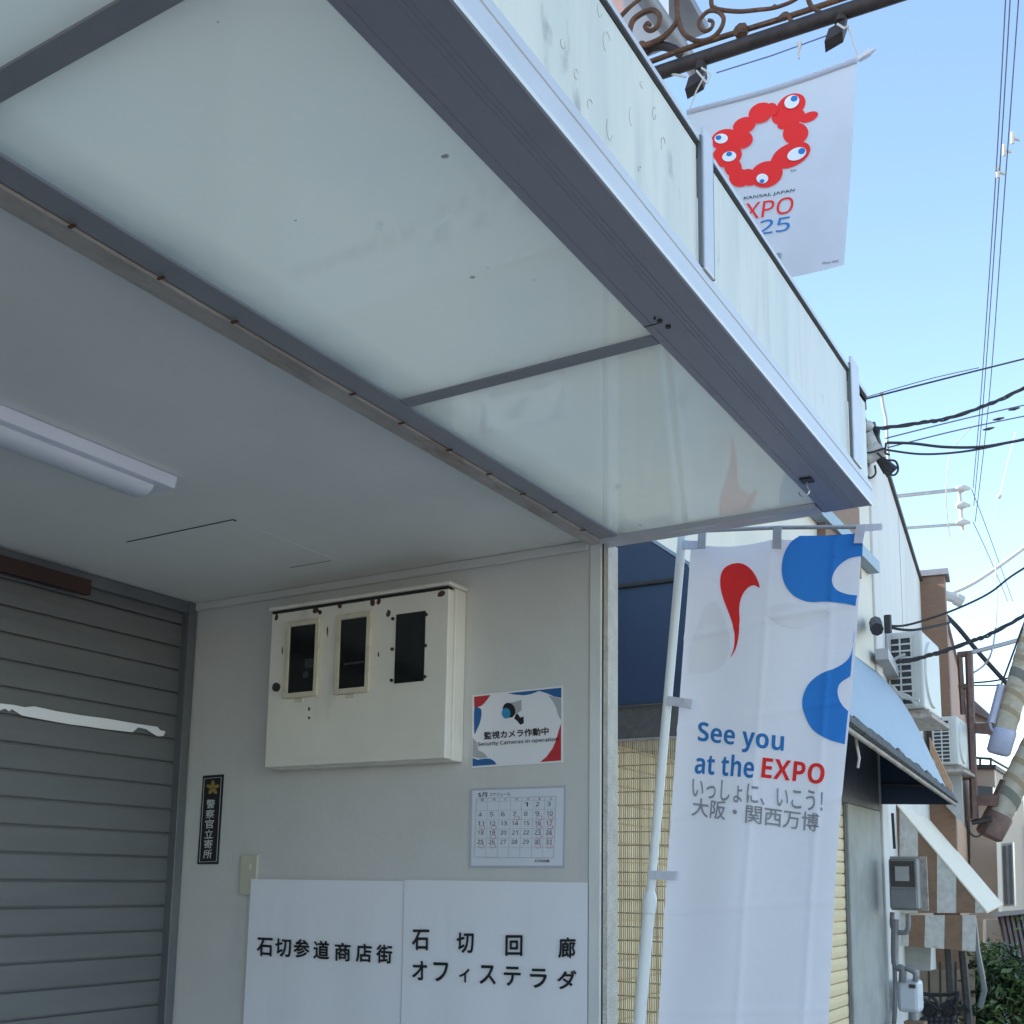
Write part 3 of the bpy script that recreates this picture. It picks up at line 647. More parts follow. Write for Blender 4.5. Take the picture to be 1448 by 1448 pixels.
def flag_text(items, m, name):
    mb = MB()
    for body, tlp, trp, blp, bold in items:
      a_, b_, c_ = [Vector((*p, 0)) for p in (tlp, trp, blp)]
      for vs_, fs_, lay in bolded(body, bold):
        bm = bmesh.new(); vv = [bm.verts.new(a_ + (b_ - a_) * s + (c_ - a_) * t) for s, t in vs_]
        for f in fs_:
            try: bm.faces.new([vv[i] for i in f])
            except ValueError: pass
        bmesh.ops.triangulate(bm, faces=bm.faces[:]); bm.verts.index_update()
        mb.add([onflag(v.co.x, v.co.y, .0028 + .00012 * lay) for v in bm.verts], [tuple(v.index for v in f.verts) for f in bm.faces]); bm.free()
    return mb.build(name, m, cloth)
flag_text([("𝗦𝗲𝗲 𝘆𝗼𝘂", (984, 1019), (1110, 1035), (982.5, 1055), .0), ("𝗮𝘁 𝘁𝗵𝗲", (980, 1062), (1069, 1070), (978.5, 1093), .0)], 'c_navy', 'blue_lettering')
flag_text([("𝗘𝗫𝗣𝗢", (1080, 1071), (1169, 1081), (1077.5, 1100), .0)], 'c_red', 'red_lettering')
flag_text([("いっしょに、いこう！", (976, 1098), (1166, 1120), (975, 1127), .012), ("大阪・関西万博", (977, 1127), (1161, 1151), (975.5, 1153), .012)], 'c_grey', 'grey_lettering')
# pole with joint and crossbar, straps
def onpole(u, v, X=XN): return atx(u, v, X)
pt_, pb_ = onpole(965, 756), onpole(905, 1448); d_ = (pb_ - pt_).normalized(); low = pt_ + d_ * ((pt_.z - .02) / -d_.z)
jt = onpole(919, 1270); pole = MB(); pole.tube([pt_, jt], .0125, 12); pole.build('pole', 'pole', fl, smooth=True)
MB().tube([jt - d_ * .02, jt, jt + d_ * .012, jt + d_ * .04], [.0125, .019, .0195, .0185], 14).build('joint', 'pole', fl, smooth=True)
MB().tube([jt + d_ * .041, low], .0165, 12).build('lower_pole', 'pole', fl, smooth=True)
MB().box(low.x - .2, low.x + .2, low.y - .2, low.y + .2, .012, .09).build('base', 'gas', fl, bevel=.02)
MB().tube([onpole(963, 752), onpole(1100, 746), onpole(1248, 745)], .0055, 8).build('crossbar', 'tape', fl, smooth=True)
lp = MB()
for a_, b_ in (((944, 984), (979, 989)), ((921, 1231), (957, 1232))):
    P = [atx(a_[0], a_[1], XN - .018), atx(b_[0], b_[1], XN - .016), atx(b_[0] - 2, b_[1] + 13, XN - .016), atx(a_[0] - 2, a_[1] + 12, XN - .018)]; lp.prism(P, (.012, 0, 0))
P = [atx(967, 764, XN - .012), atx(990, 765, XN - .012), atx(988, 776, XN - .012), atx(966, 776, XN - .012)]; lp.prism(P, (.008, 0, 0))
build_each(lp, 'pole_strap', 'clear_tape', fl)
lp = MB()
for x, y, w_, h_ in ((987, 752, 11, 23), (1093, 744, 12, 31)): lp.prism([atx(x, y, XN - .016), atx(x + w_, y - .5, XN - .016), atx(x + w_ - 1, y + h_, XN - .016), atx(x - 1, y + h_, XN - .016)], (.006, 0, 0))
build_each(lp, 'top_strap', 'tape', fl)
lp = MB(); lp.prism([atx(1211, 742, XN - .016), atx(1225, 741, XN - .016), atx(1220, 768, XN - .016), atx(1207, 768, XN - .016)], (.006, 0, 0)); lp.prism([atx(1210, 742, XN - .012), atx(1247, 740, XN - .012), atx(1247, 749, XN - .012), atx(1212, 752, XN - .012)], (.003, 0, 0))
build_each(lp, 'clear_strap', 'clear_tape', fl)

# ------------------------------------------------------------------ hung banner on the iron bracket
XH = 4.5
def onhang(u, v, off=0):
    q = atx(u, v, XH); return Vector((q.x - off + .018 * math.sin(q.y * 5 + 1) + .012 * math.sin(q.z * 4 + q.y * 2), q.y, q.z))
hg = emp('hung_banner', atx(1085, 395, XH), 'grey white cloth banner with red ring emblem hanging from the iron bracket', 'banner')
n, m = 24, 24; vs = []; fs = []
A_, B_, C_, D_ = Vector((974, 158, 0)), Vector((1213, 82, 0)), Vector((1193, 374, 0)), Vector((962, 402, 0))
for j in range(m + 1):
    for i in range(n + 1):
        s, t = i / n, j / m; p = (A_ * (1 - s) + B_ * s) * (1 - t) + (D_ * (1 - s) + C_ * s) * t; p.y += 6 * math.sin(s * math.pi) * t; vs.append(onhang(p.x, p.y))
for j in range(m):
    for i in range(n): k = j * (n + 1) + i; fs.append((k, k + 1, k + n + 2, k + n + 1))
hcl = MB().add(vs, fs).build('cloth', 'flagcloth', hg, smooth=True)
hem = []; 
for j in (0, 1):
    pass
hm = [onhang(974 + (1213 - 974) * i / 12, 163 + (88 - 163) * i / 12, .004) for i in range(13)]
MB().tube(hm, .012, 8).build('top_hem', 'flagcloth', hcl, smooth=True)
def z9(p): return zoomed(p, 5.364, 980, 130)
ring = [(740, 100, 112, 76, -32), (875, 183, 70, 32, -22), (720, 180, 120, 62, -10), (690, 250, 52, 24, -5), (772, 305, 92, 74, -15), (735, 465, 148, 78, -25), (640, 520, 60, 48, -20), (550, 612, 118, 86, -25), (420, 640, 62, 58, 0), (350, 648, 72, 62, -15), (305, 575, 60, 66, -10), (262, 490, 106, 76, -25), (255, 372, 102, 72, -18), (365, 365, 84, 62, -15), (392, 258, 84, 54, -25), (515, 160, 92, 66, -30), (600, 130, 40, 44, 0)]
for i, (cx, cy, rx, ry, ro) in enumerate(ring):
    pass
mb = MB()
for i, (cx, cy, rx, ry, ro) in enumerate(ring):
    c = z9([(cx, cy)])[0]; e = z9(ell(cx, cy, rx * 1.07, ry * 1.09, ro)); off = .003 + .0003 * i
    k = len(e); mb.add([onhang(*c, off)] + [onhang(x, y, off) for x, y in e], [(0, 1 + j, 1 + (j + 1) % k) for j in range(k)])
mb.build('ring_emblem', 'c_red', hcl)
mw, mp_ = MB(), MB()
for cx, cy, rx, ry, ro, px_, py_, pr_ in ((750, 75, 60, 46, -30, 768, 52, 25), (782, 460, 76, 44, -22, 820, 440, 26), (520, 648, 44, 36, -10, 518, 668, 17), (280, 497, 53, 36, -20, 280, 480, 20), (222, 368, 50, 36, -15, 203, 363, 20)):
    for mbb, e, off in ((mw, z9(ell(cx, cy, rx, ry, ro)), .0095), (mp_, z9(ell(px_, py_, pr_ * 1.1, pr_ * .85, -25)), .0105)):
        mbb.poly([onhang(x, y, off) for x, y in e])
build_each(mw, 'emblem_white', 'c_white', hcl); build_each(mp_, 'emblem_dot', 'c_navy', hcl)
def hang_text(items, m, name):
    mb = MB()
    for body, tlp, trp, blp, bold in items:
        a_, b_, c_ = [Vector((*z9([p])[0], 0)) for p in (tlp, trp, blp)]
        for vs_, fs_, lay in bolded(body, bold): mb.add([onhang(*(a_ + (b_ - a_) * s + (c_ - a_) * t).xy, .004 + .0002 * lay) for s, t in vs_], fs_)
    return mb.build(name, m, hcl)
hang_text([("𝖮𝖲𝖠𝖪𝖠, 𝖪𝖠𝖭𝖲𝖠𝖨, 𝖩𝖠𝖯𝖠𝖭", (170, 826), (760, 712), (166, 852), .01), ("TM", (728, 576), (768, 570), (727, 589), .01), ("石切参道商店街", (330, 1215), (662, 1195), (325, 1262), 0.0), ("©Expo 2025", (972, 1278), (1100, 1268), (970, 1302), .0)], 'ink', 'black_lettering')
hang_text([("𝖤𝖷𝖯𝖮", (305, 850), (756, 768), (288, 975), .004)], 'c_red', 'red_lettering')
hang_text([("𝟤𝟢𝟤𝟧", (240, 1000), (732, 918), (222, 1110), .004)], 'c_navy', 'blue_lettering')

# bracket arm of wrought iron
def za(p): return zoomed(p, 3.448, 840, 0)
arm = emp('bracket_arm', atx(930, 105, XH), 'rusty wrought iron bracket arm with scrolls reaching out over the street', 'bracket')
A1, A2 = atx(880, 120, XH), atx(1330, -28, XH)
MB().tube([A1, A2], .034, 12).build('main_bar', 'iron_dark', arm, smooth=True)
MB().tube([atx(u, v, XH) for u, v in spline(za([(230, 318), (300, 292), (470, 230), (690, 160), (950, 80), (1220, -10), (1400, -70)]), 5, False)], .013, 8).build('upper_rod', 'iron', arm, smooth=True)
def scroll(pts, r=.010, taper=True):
    pp = [atx(u, v, XH - .01) for u, v in spline(za(pts), 6, False)]; MB().tube(pp, [r * (1 - .35 * (i / len(pp))) if taper else r for i in range(len(pp))], 8).build('scroll', 'iron', arm, smooth=True)
scroll([(402, -40), (405, 40), (415, 110), (440, 165), (500, 200), (570, 188), (615, 145), (632, 92), (605, 58), (560, 54), (522, 88), (512, 125), (540, 152), (572, 137), (579, 108), (558, 98)], .013)
scroll([(575, -20), (572, 15), (592, 42), (700, 56), (800, 48), (880, 38), (960, 10), (1010, -20)], .012)
scroll([(120, 90), (180, 30), (240, -15)], .012)
scroll([(172, 160), (190, 100), (240, 62), (290, 50), (320, 80), (312, 125), (275, 150), (248, 132), (262, 112), (274, 124)], .015)
scroll([(205, 230), (280, 212), (350, 172), (402, 105), (405, 40), (415, -20)], .016)
scroll([(1040, -20), (1060, 30), (1110, 62), (1150, 60)], .012)
scroll([(900, 98), (935, 70), (958, 95), (955, 118)], .014)
kn = MB()
for c in ((717, 150, 46), (925, 82, 26), (232, 222, 30), (412, 100, 18), (880, 32, 14), (590, 40, 16)):
    p = atx(*za([(c[0], c[1])])[0], XH - .01); kn.ball(p, c[2] / 3.448 / FPX * 4.9 , 6, 4, (.8, 1, .8))
build_each(kn, 'knob', 'iron', arm)
for u, v, w_ in ((990, 108, .044), (1188, 40, .042)):
    q = atx(u, v, XH); l = MB(); l.tube([atx(u + 2, v - 24, XH), atx(u + 1, v - 8, XH)], .028, 10); l.obox(q + Vector((-.035, w_ * 1.0, -.01)), (.07, .015, .0), (0, -w_ * 1.9, w_ * .45), (0, .02, -w_ * 1.3)); l.build('lug', 'iron_dark', arm)
MB().tube([atx(u, v, XH + .02) for u, v in spline(za([(240, 262), (280, 232), (330, 224), (380, 236), (420, 262)]), 5, False)], .022, 8).build('curved_pipe', 'iron_dark', arm, smooth=True)
# cords
o = MB().tube([atx(1013, 103, XH), atx(1090, 79, XH), atx(1170, 50, XH)], .0035, 6).build('tie_cord', 'cord_blue'); tag(o, 'thin blue cord strung between the two bracket lugs', 'cord')
cd = MB(); cd.tube([atx(996, 108, XH - .05), atx(985, 128, XH - .03), atx(974, 158, XH)], .004, 6); cd.tube([atx(1198, 36, XH - .05), atx(1204, 50, XH - .03), atx(1213, 80, XH)], .004, 6)
cd.tube([atx(985, 100, XH - .055), atx(1000, 118, XH - .06), atx(1006, 105, XH - .055), atx(992, 96, XH - .05)], .005, 6); cd.tube([atx(930, 100, XH), atx(970, 109, XH)], .006, 6); cd.tube([atx(1184, 34, XH - .055), atx(1194, 40, XH - .06), atx(1200, 36, XH - .055)], .005, 6)
build_each(cd, 'hanging_cord', 'cord', hg)
MB().tube([atx(1213, 84, XH), atx(1228, 74, XH), atx(1239, 68, XH)], [.016, .02, .005], 6).build('tape_tail', 'clear_tape', hg)
o = MB().tube([atx(1130, 60, XH), atx(1131, 68, XH), atx(1129, 74, XH), atx(1130, 83, XH)], [.012, .009, .006, .004], 6).build('cord_scrap', 'cord'); tag(o, 'short knotted scrap hanging from the blue cord above the banner', 'cord')

# ------------------------------------------------------------------ neighbour with cream shutter and awnings
Y2 = 2.1
nb = emp('neighbour_shop', (6, 4, 0), 'neighbouring cream shop with a cream roller shutter and grey concrete pillar', 'building')
pL, pR, pE = 8.205, 9.2, 9.40
zl = 2.146
MB().box(pL, pR, Y2, Y2 + .30, 0, zl - .001).build('pillar', 'concrete', nb, bevel=.01)
MB().box(pR + .003, pE, Y2 - .02, Y2 + .3, 0, 5.3).build('corner_strip', 'white_wall', nb, bevel=.01)
MB().box(3.3, pR, Y2 + .003, Y2 + .3, zl, 2.75).build('lintel', 'lintel', nb, bevel=.006)
MB().box(3.3, pR, Y2, 8, 2.752, 5.42).build('upper_wall', 'cream_wall', nb)
YG = 2.35
gp = [aty(852, -98, YG), aty(915, 0, YG), aty(983, 99, YG)]
MB().tube(gp, .05, 10).build('gutter', 'gutter', nb, smooth=True)
ze = aty(941, 45, YG).z
MB().prism([atz(u, v, ze) for u, v in ((840, -120), (868, -70), (946, 46), (900, 68), (850, -8))], (0, 0, .25)).build('eave_soffit', 'white_board', nb)
MB().prism([aty(u, v, YG + .04) for u, v in ((845, -40), (880, -40), (882, 26), (860, 20))], (0, .1, 0)).build('pink_board', 'pink', nb)
MB().box(3.3, gp[2].x - .1, YG + .35, 8, 5.42, gp[2].z + .2).build('upper_storey', 'white_board', nb)
MB().box(3.3, gp[2].x - .02, YG - .1, 8, gp[2].z + .21, gp[2].z + .27).build('roof', 'gutter', nb)
MB().box(3.3, pE, 2.6, 8, 0, 2.75).build('rear_mass', 'cream_wall', nb)
MB().box(2.9, 3.3, Y2 + .1, 8, 0, 2.85).build('gap_wall', 'concrete', nb)
cs_ = MB(); pts = []; z = .05
while z < 2.2:
    y = Y2 + .035; pts += [(y, z), (y - .002, z + .004), (y - .005, z + .04), (y - .003, z + .075), (y, z + .0775), (y + .014, z + .078), (y + .014, z + .0828)]; z += .0835
k = len(pts); cs_.add([(3.3, y, zz) for y, zz in pts] + [(pL - .03, y, zz) for y, zz in pts], [(i, i + 1, k + i + 1, k + i) for i in range(k - 1)])
csh = cs_.build('roller_shutter', 'cream_shutter', nb)
MB().box(pL - .03, pL - .002, Y2 + .018, Y2 + .06, 0, zl).build('guide_rail', 'rail', csh)
r0, r1 = aty(1100, 650, Y2 - .05), aty(1237, 803, Y2 - .05)
MB().box(4.4, r1.x, Y2 - .09, Y2 - .003, r1.z - .05, r1.z + .05).build('flashing', 'lightblue', nb, bevel=.005)
bx = MB(); q0, q1 = aty(1165, 722, Y2 - .04), aty(1207, 760, Y2 - .04)
bx.box(7.6, 8.6, Y2 - .06, Y2 - .004, q1.z - .3, q0.z + .3); bx.build('brown_panel', 'brown_wall', nb)
# near awning: sloped top, valance, closed navy end
aw = emp('awning', (3.62, 2.1, 2.18), 'navy blue awning with a closed dark end panel over the reed screen', 'awning')
XA = 3.6
prof = [(2.095, 3.17), (1.42, 2.65), (1.47, 2.180), (2.095, 2.180)]
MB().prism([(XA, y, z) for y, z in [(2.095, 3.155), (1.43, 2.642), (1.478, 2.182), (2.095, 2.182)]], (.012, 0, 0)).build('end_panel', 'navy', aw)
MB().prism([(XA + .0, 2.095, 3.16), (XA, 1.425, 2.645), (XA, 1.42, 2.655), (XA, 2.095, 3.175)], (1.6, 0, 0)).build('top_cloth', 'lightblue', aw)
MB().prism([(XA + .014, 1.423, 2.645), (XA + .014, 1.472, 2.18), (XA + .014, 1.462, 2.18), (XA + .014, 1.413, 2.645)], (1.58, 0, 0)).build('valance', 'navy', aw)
MB().tube([(XA - .008, 1.50, 2.62), (XA - .008, 2.09, 2.625)], .008, 6).build('frame_bar', 'dark_steel', aw)
# reed screen under it
sc = emp('reed_screen', (3.63, 1.8, 1.1), 'tan reed screen hanging under the navy awning, cream shutter showing through', 'screen')
rm = MB(); yy = 1.44
while yy < 2.2:
    rm.box(3.625, 3.629, yy, yy + random.uniform(.0028, .0042), .25, 2.06); yy += random.uniform(.0066, .0088)
rm.build('reeds', 'reed', sc)
rm = MB(); zz = .3
while zz < 2.02: rm.box(3.6295, 3.6325, 1.44, 2.2, zz, zz + .004); zz += .0475
rm.build('bindings', 'reed_dark', sc)
MB().box(3.620, 3.636, 1.43, 2.2, 2.062, 2.178).build('header', 'fabric_dark', sc)
MB().box(3.618, 3.638, 1.43, 2.2, 2.052, 2.061).build('header_rail', 'weathered', sc)
# far awning: faded blue
a2 = emp('awning', (7.4, 2.05, 2.2), 'faded light blue awning with a grimy lower edge, beyond the flag', 'awning')
Wf, Tf = Vector((9.2, 2.085, 3.28)), atx(1350, 1136, 9.2); Nt = atx(1150, 990, 5.6); Nw = Vector((5.6, 2.085, 3.30))
n, m = 20, 12; vs = []
for j in range(m + 1):
    t = j / m
    for i in range(n + 1):
        s = i / n; a_ = Nw.lerp(Wf, s); b_ = Nt.lerp(Tf, s); p = a_.lerp(b_, t); p += Vector((0, -.06, .05)) * math.sin(t * math.pi) * (1 - t) * 1.2; vs.append(p)
fs = [(j * (n + 1) + i, j * (n + 1) + i + 1, (j + 1) * (n + 1) + i + 1, (j + 1) * (n + 1) + i) for j in range(m) for i in range(n)]
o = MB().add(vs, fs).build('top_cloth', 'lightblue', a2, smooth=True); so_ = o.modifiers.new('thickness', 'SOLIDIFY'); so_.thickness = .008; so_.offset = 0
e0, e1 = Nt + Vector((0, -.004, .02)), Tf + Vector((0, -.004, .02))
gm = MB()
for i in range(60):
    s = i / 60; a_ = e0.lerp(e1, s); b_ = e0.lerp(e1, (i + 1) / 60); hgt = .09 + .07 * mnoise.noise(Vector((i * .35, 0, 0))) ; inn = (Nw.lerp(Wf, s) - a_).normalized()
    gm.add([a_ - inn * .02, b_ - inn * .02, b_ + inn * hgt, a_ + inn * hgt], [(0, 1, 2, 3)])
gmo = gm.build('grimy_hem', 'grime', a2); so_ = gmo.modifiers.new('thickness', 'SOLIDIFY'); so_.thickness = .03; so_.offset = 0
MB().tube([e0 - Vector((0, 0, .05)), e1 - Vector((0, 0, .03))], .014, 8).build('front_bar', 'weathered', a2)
MB().prism([(9.19, 2.085, 3.26), (9.19, Tf.y + .01, Tf.z + .04), (9.19, Tf.y + .01, Tf.z - .01), (9.19, 2.085, Tf.z + .005)], (.01, 0, 0)).build('end_panel', 'navy', a2)  # same blue cloth as the top, its shade put into the navy colour
MB().tube([(9.17, Tf.y + .08, 2.33), (9.17, 2.08, 2.36)], .012, 6).build('frame_bar', 'dark_steel', a2)
wr = [atx(u, v, 6.6) for u, v in ((1210, 1040), (1212, 1055), (1215, 1072), (1213, 1086))]
MB().tube(wr, .008, 6).build('loose_strap', 'cord', a2)

# ------------------------------------------------------------------ white building and what hangs on it
wb = emp('white_building', P3(3, -2, 0), 'tall white building with a plain stained wall beyond the neighbouring shop', 'building')
def slab(s0, s1, o0, o1, z0, z1): return MB().obox(P3(s0, o0, z0), D2 * (s1 - s0), N2 * (o1 - o0), Vector((0, 0, z1 - z0)))
SE = (at3(1304, 900) - B3O).dot(D2)
ZT = 5.47
slab(.02, SE, -8, 0, 0, ZT).build('wall', 'white_wall', wb)
slab(.0, SE, -8, .03, ZT + .001, ZT + .05).build('roof_edge', 'dark_steel', wb)
for k_ in (2.4,): slab(k_, k_ + .015, .001, .004, 2.6, ZT - .01).build('wall_seam', 'galv', wb)
wb2 = MB(); 
# wiring head at the corner of the white building
jb = emp('insulator_cluster', aty(1232, 620, 2.0), 'cluster of service cable insulators and cable loops on the white roof corner', 'insulator')
def ba(u, v, dep): return atd(u, v, dep)
JD = 9.3
MB().tube([atd(1216, 566, JD), atd(1217, 580, JD)], .05, 8).build('post_cap', 'dark_steel', jb)
MB().tube([atd(1218, 582, JD), atd(1224, 600, JD), atd(1228, 640, JD)], .02, 8).build('post', 'dark_steel', jb)
MB().ball(atd(1227, 603, JD), .05, 10, 8).tube([atd(1228, 612, JD), atd(1234, 632, JD)], [.04, .055], 10).tube([atd(1224, 650, JD), atd(1242, 634, JD)], [.06, .085], 12).build('insulator', 'insul', jb, smooth=True)
MB().tube([atd(1240, 604, JD), atd(1238, 625, JD), atd(1238, 640, JD), atd(1245, 652, JD), atd(1254, 668, JD)], .03, 8).tube([atd(1240, 645, JD), atd(1262, 668, JD)], [.03, .06], 6).build('sleeve', 'cable', jb)
lp = MB()
for c in ([(1240, 640), (1252, 650), (1266, 652), (1270, 664), (1264, 672), (1252, 668)], [(1228, 655), (1224, 668), (1230, 676), (1238, 670), (1237, 658)], [(1222, 590), (1222, 620), (1224, 640), (1250, 634)], [(1253, 626), (1252, 640), (1258, 643)]):
    lp.tube([atd(u, v, JD - .1) for u, v in spline(c, 4, False)], .009, 6)
build_each(lp, 'cable_loop', 'cable', jb)
o = MB().tube([atd(u, v, 12) for u, v in spline([(1246, 556), (1249, 575), (1253, 595), (1255, 630), (1258, 660), (1260, 672)], 4, False)], [.03] + [.018] * 20, 8).build('rooftop_pipe', 'galv', smooth=True); tag(o, 'thin pale bent pipe rising above the white building roof', 'pipe')

def ac(name, px_l, px_r, y0, y1, dep_x, depth_m, rows, cols, label, group):
    tl_, br_ = atx(px_l, y0, dep_x), atx(px_r, y1, dep_x); bl_ = atx(px_l, y1, dep_x)
    ya, yb = br_.y, tl_.y; za_, zb_ = br_.z, (tl_.z + atx(px_r, y0, dep_x).z) / 2
    hf = .02; r_ = emp(name, (dep_x + depth_m / 2, (ya + yb) / 2, za_), label, 'air conditioner', group)
    MB().box(dep_x, dep_x + depth_m, ya, yb, za_, zb_).build('casing', 'ac', r_, bevel=.02)
    w_, h_ = yb - ya, zb_ - za_; gy0, gy1 = ya + w_ * .30, yb - w_ * .08; gz0, gz1 = za_ + h_ * .05, zb_ - h_ * .08
    if cols > 2: gy0 = ya + w_ * .2
    MB().box(dep_x - .006, dep_x - .002, gy0, gy1, gz0, gz1).build('coil', 'ac_dark', r_)
    g_ = MB()
    for i in range(rows + 1): zz = gz0 + (gz1 - gz0) * i / rows; g_.box(dep_x - .018, dep_x - .0065, gy0 - .01, gy1 + .01, zz - .006 * h_ / .7 * 1.3, zz + .006 * h_ / .7 * 1.3)
    for i in range(3): yy = gy0 + (gy1 - gy0) * i / 2; g_.box(dep_x - .016, dep_x - .0068, yy - .007, yy + .007, gz0, gz1)
    g_.build('grille', 'ac', r_)
    f_ = MB(); f_.tube([(dep_x + depth_m * .45, ya - .001, (za_ + zb_) / 2), (dep_x + depth_m * .45, ya - .016, (za_ + zb_) / 2)], [h_ * .44, h_ * .42], 28); f_.build('fan_guard', 'ac', r_, smooth=True)
    MB().box(dep_x - .05, dep_x + depth_m + .05, ya - .06, 2.6 + .0, za_ - .09, za_ - .055).box(dep_x + .05, dep_x + .10, ya - .02, yb + .02, za_ - .05, za_ - .002).box(dep_x + depth_m - .12, dep_x + depth_m - .07, ya - .02, yb + .02, za_ - .05, za_ - .002).build('bracket', 'weathered', r_)
    return r_
ac1 = ac('air_conditioner', 1252, 1308, 893, 1001, 9.95, .78, 10, 2, 'grey air conditioner unit high on the white wall above the blue awning', 'outdoor units on the walls')
ac2 = ac('air_conditioner', 1316, 1356, 1013, 1081, 14.2, .75, 11, 2, 'smaller white air conditioner unit lower down on the brown house wall', 'outdoor units on the walls')
pp = MB()
for c in ([(1262, 970), (1275, 985), (1300, 990)], [(1262, 978), (1285, 985), (1296, 998)], [(1258, 950), (1262, 935), (1280, 925)]): pp.tube([atx(u, v, 9.85) for u, v in spline(c, 4, False)], .015, 6)
pp.build('pipework', 'insul', ac1)
MB().tube([atx(1254, 880, 9.9), atx(1256, 960, 9.9)], .03, 8).build('conduit', 'galv', ac1)
o = emp('wall_bracket', at3(1240, 925, .05), 'small grey junction bracket on the white wall left of the air conditioner', 'bracket'); 
MB().obox(at3(1238, 933, .0), D2 * .9, N2 * .10, Vector((0, 0, .09))).build('junction_case', 'galv', o); MB().tube([at3(1238, 880, .02), at3(1240, 890, .08)], .05, 8).tube([at3(1255, 870, .1), at3(1256, 895, .1)], .03, 6).build('cable_anchor', 'cable', o)

# striped awning on the white building
XSx = 10.3
sa = emp('awning', (XSx + .6, 1.7, 1.2), 'brown and white striped awning with white top and short valance below the air conditioners', 'awning')
top_w, tip, botw = atx(1246, 1112, XSx), atx(1395, 1291, XSx), atx(1246, 1291, XSx)
def strip_panel(px0, px1, m, nm, clip=True):
    def ytop(x): return 1112 + (x - 1246) * (1291 - 1112) / (1395 - 1246)
    MB().prism([atx(px0, 1291, XSx), atx(px0, ytop(px0), XSx), atx(px1, ytop(px1), XSx), atx(px1, 1291, XSx)] if px1 < 1394 else [atx(px0, 1291, XSx), atx(px0, ytop(px0), XSx), atx(1395, 1290, XSx)], (.012, 0, 0)).build(nm, m, sa)
edges = [1246, 1272, 1298, 1325, 1352, 1379, 1395]
for i in range(6): strip_panel(edges[i] + .05, edges[i + 1], 'stripe_brown' if i % 2 == 0 else 'stripe_white', 'end_stripe')
topv = top_w + Vector((0, .0, .02)); 
LA = Vector((4.7, .50, 0))
MB().add([top_w + Vector((-.01, 0, .01)), tip + Vector((-.01, -.01, .01)), tip + LA + Vector((0, -.01, .01)), top_w + LA + Vector((0, 0, .01)), top_w + Vector((-.01, 0, -.005)), tip + Vector((-.01, -.005, -.005)), tip + LA, top_w + LA], [(0, 1, 2, 3), (7, 6, 5, 4), (0, 4, 5, 1), (1, 5, 6, 2), (2, 6, 7, 3), (3, 7, 4, 0)]).build('top_cloth', 'awning_top', sa)
ve = [1270, 1285, 1308, 1336, 1361, 1380]
for i in range(5):
    MB().prism([atx(ve[i], 1294, XSx - .02), atx(ve[i + 1] - .05, 1294, XSx - .02), atx(ve[i + 1] - 1, 1340 + (i - 1) * 1.8, XSx - .02), atx(ve[i], 1338 + (i - 1) * 1.8, XSx - .02)], (.01, 0, 0)).build('valance_stripe', 'stripe_white' if i % 2 == 0 else 'stripe_brown', sa)

# electricity meter, gas meter and pipes by the pillar
XM = 8.9
em_ = emp('electric_meter', atx(1280, 1285, XM), 'dark grey electric meter with clear cover on the end of the concrete pillar', 'meter')
y0, y1, z0, z1 = rectx([(1256, 1214), (1297, 1214), (1258, 1286), (1299, 1286)], XM)
MB().box(XM, XM + .14, y0, y1, z0, z1).build('case', 'meter', em_, bevel=.015)
MB().box(XM - .004, XM - .001, y0 + .02, y1 - .015, z0 + .17, z1 - .02).build('cover', 'meter_dark', em_, bevel=.001)
MB().box(XM - .007, XM - .0045, y0 + .06, y1 - .05, z1 - .17, z1 - .06).build('dial_or_glint', 'galv', em_)
MB().box(XM - .012, XM - .001, y0 + .012, y1 - .012, z0 + .01, z0 + .15).build('terminal_cover', 'meter', em_, bevel=.004)
MB().box(XM + .15, XM + .17, y0 - .04, y1 + .02, z0 - .01, z1 + .02).build('backboard', 'weathered', em_)
gs = emp('gas_meter', atx(1278, 1440, XM + .3), 'pale gas meter with pipes at the foot of the wall beyond the pillar', 'meter')
y0, y1, z0, z1 = rectx([(1268, 1386), (1299, 1386), (1268, 1432), (1299, 1432)], XM + .3)
MB().box(XM + .3, XM + .5, y0, y1, z0, z1).build('case', 'gas', gs, bevel=.03)
MB().box(XM + .296, XM + .299, y0 + .02, y0 + .07, z1 - .06, z1 - .03).build('counter', 'meter_dark', gs)
pp = MB()
for c, r_ in (([(1276, 1388), (1276, 1370), (1266, 1362), (1266, 1300)], .03), ([(1262, 1290), (1262, 1310), (1270, 1318), (1283, 1316), (1284, 1292)], .02), ([(1294, 1388), (1294, 1376), (1280, 1368)], .022), ([(1264, 1448), (1266, 1410), (1264, 1340)], .018), ([(1290, 1432), (1290, 1450)], .03)):
    pp.tube([atx(u, v, XM + .28) for u, v in spline(c, 4, False)], r_, 8)
pp.build('pipes', 'meter', gs, smooth=True)
MB().box(XM + .15, XM + .3, atx(1298, 1400, XM).y, atx(1270, 1400, XM).y, .4, z0 - .05).build('stand', 'brown_wall', gs)
MB().tube([at3(1262, 1150, .05), at3(1265, 1200, .05)], .012, 6).build('cable_drop', 'cable', em_)
o = MB().prism([atx(u, v, 10.6) for u, v in ((1264, 1334), (1316, 1340), (1315, 1373), (1270, 1370))], (.03, 0, 0)).build('grey_board', 'concrete'); tag(o, 'plain grey board hanging under the striped awning', 'board')

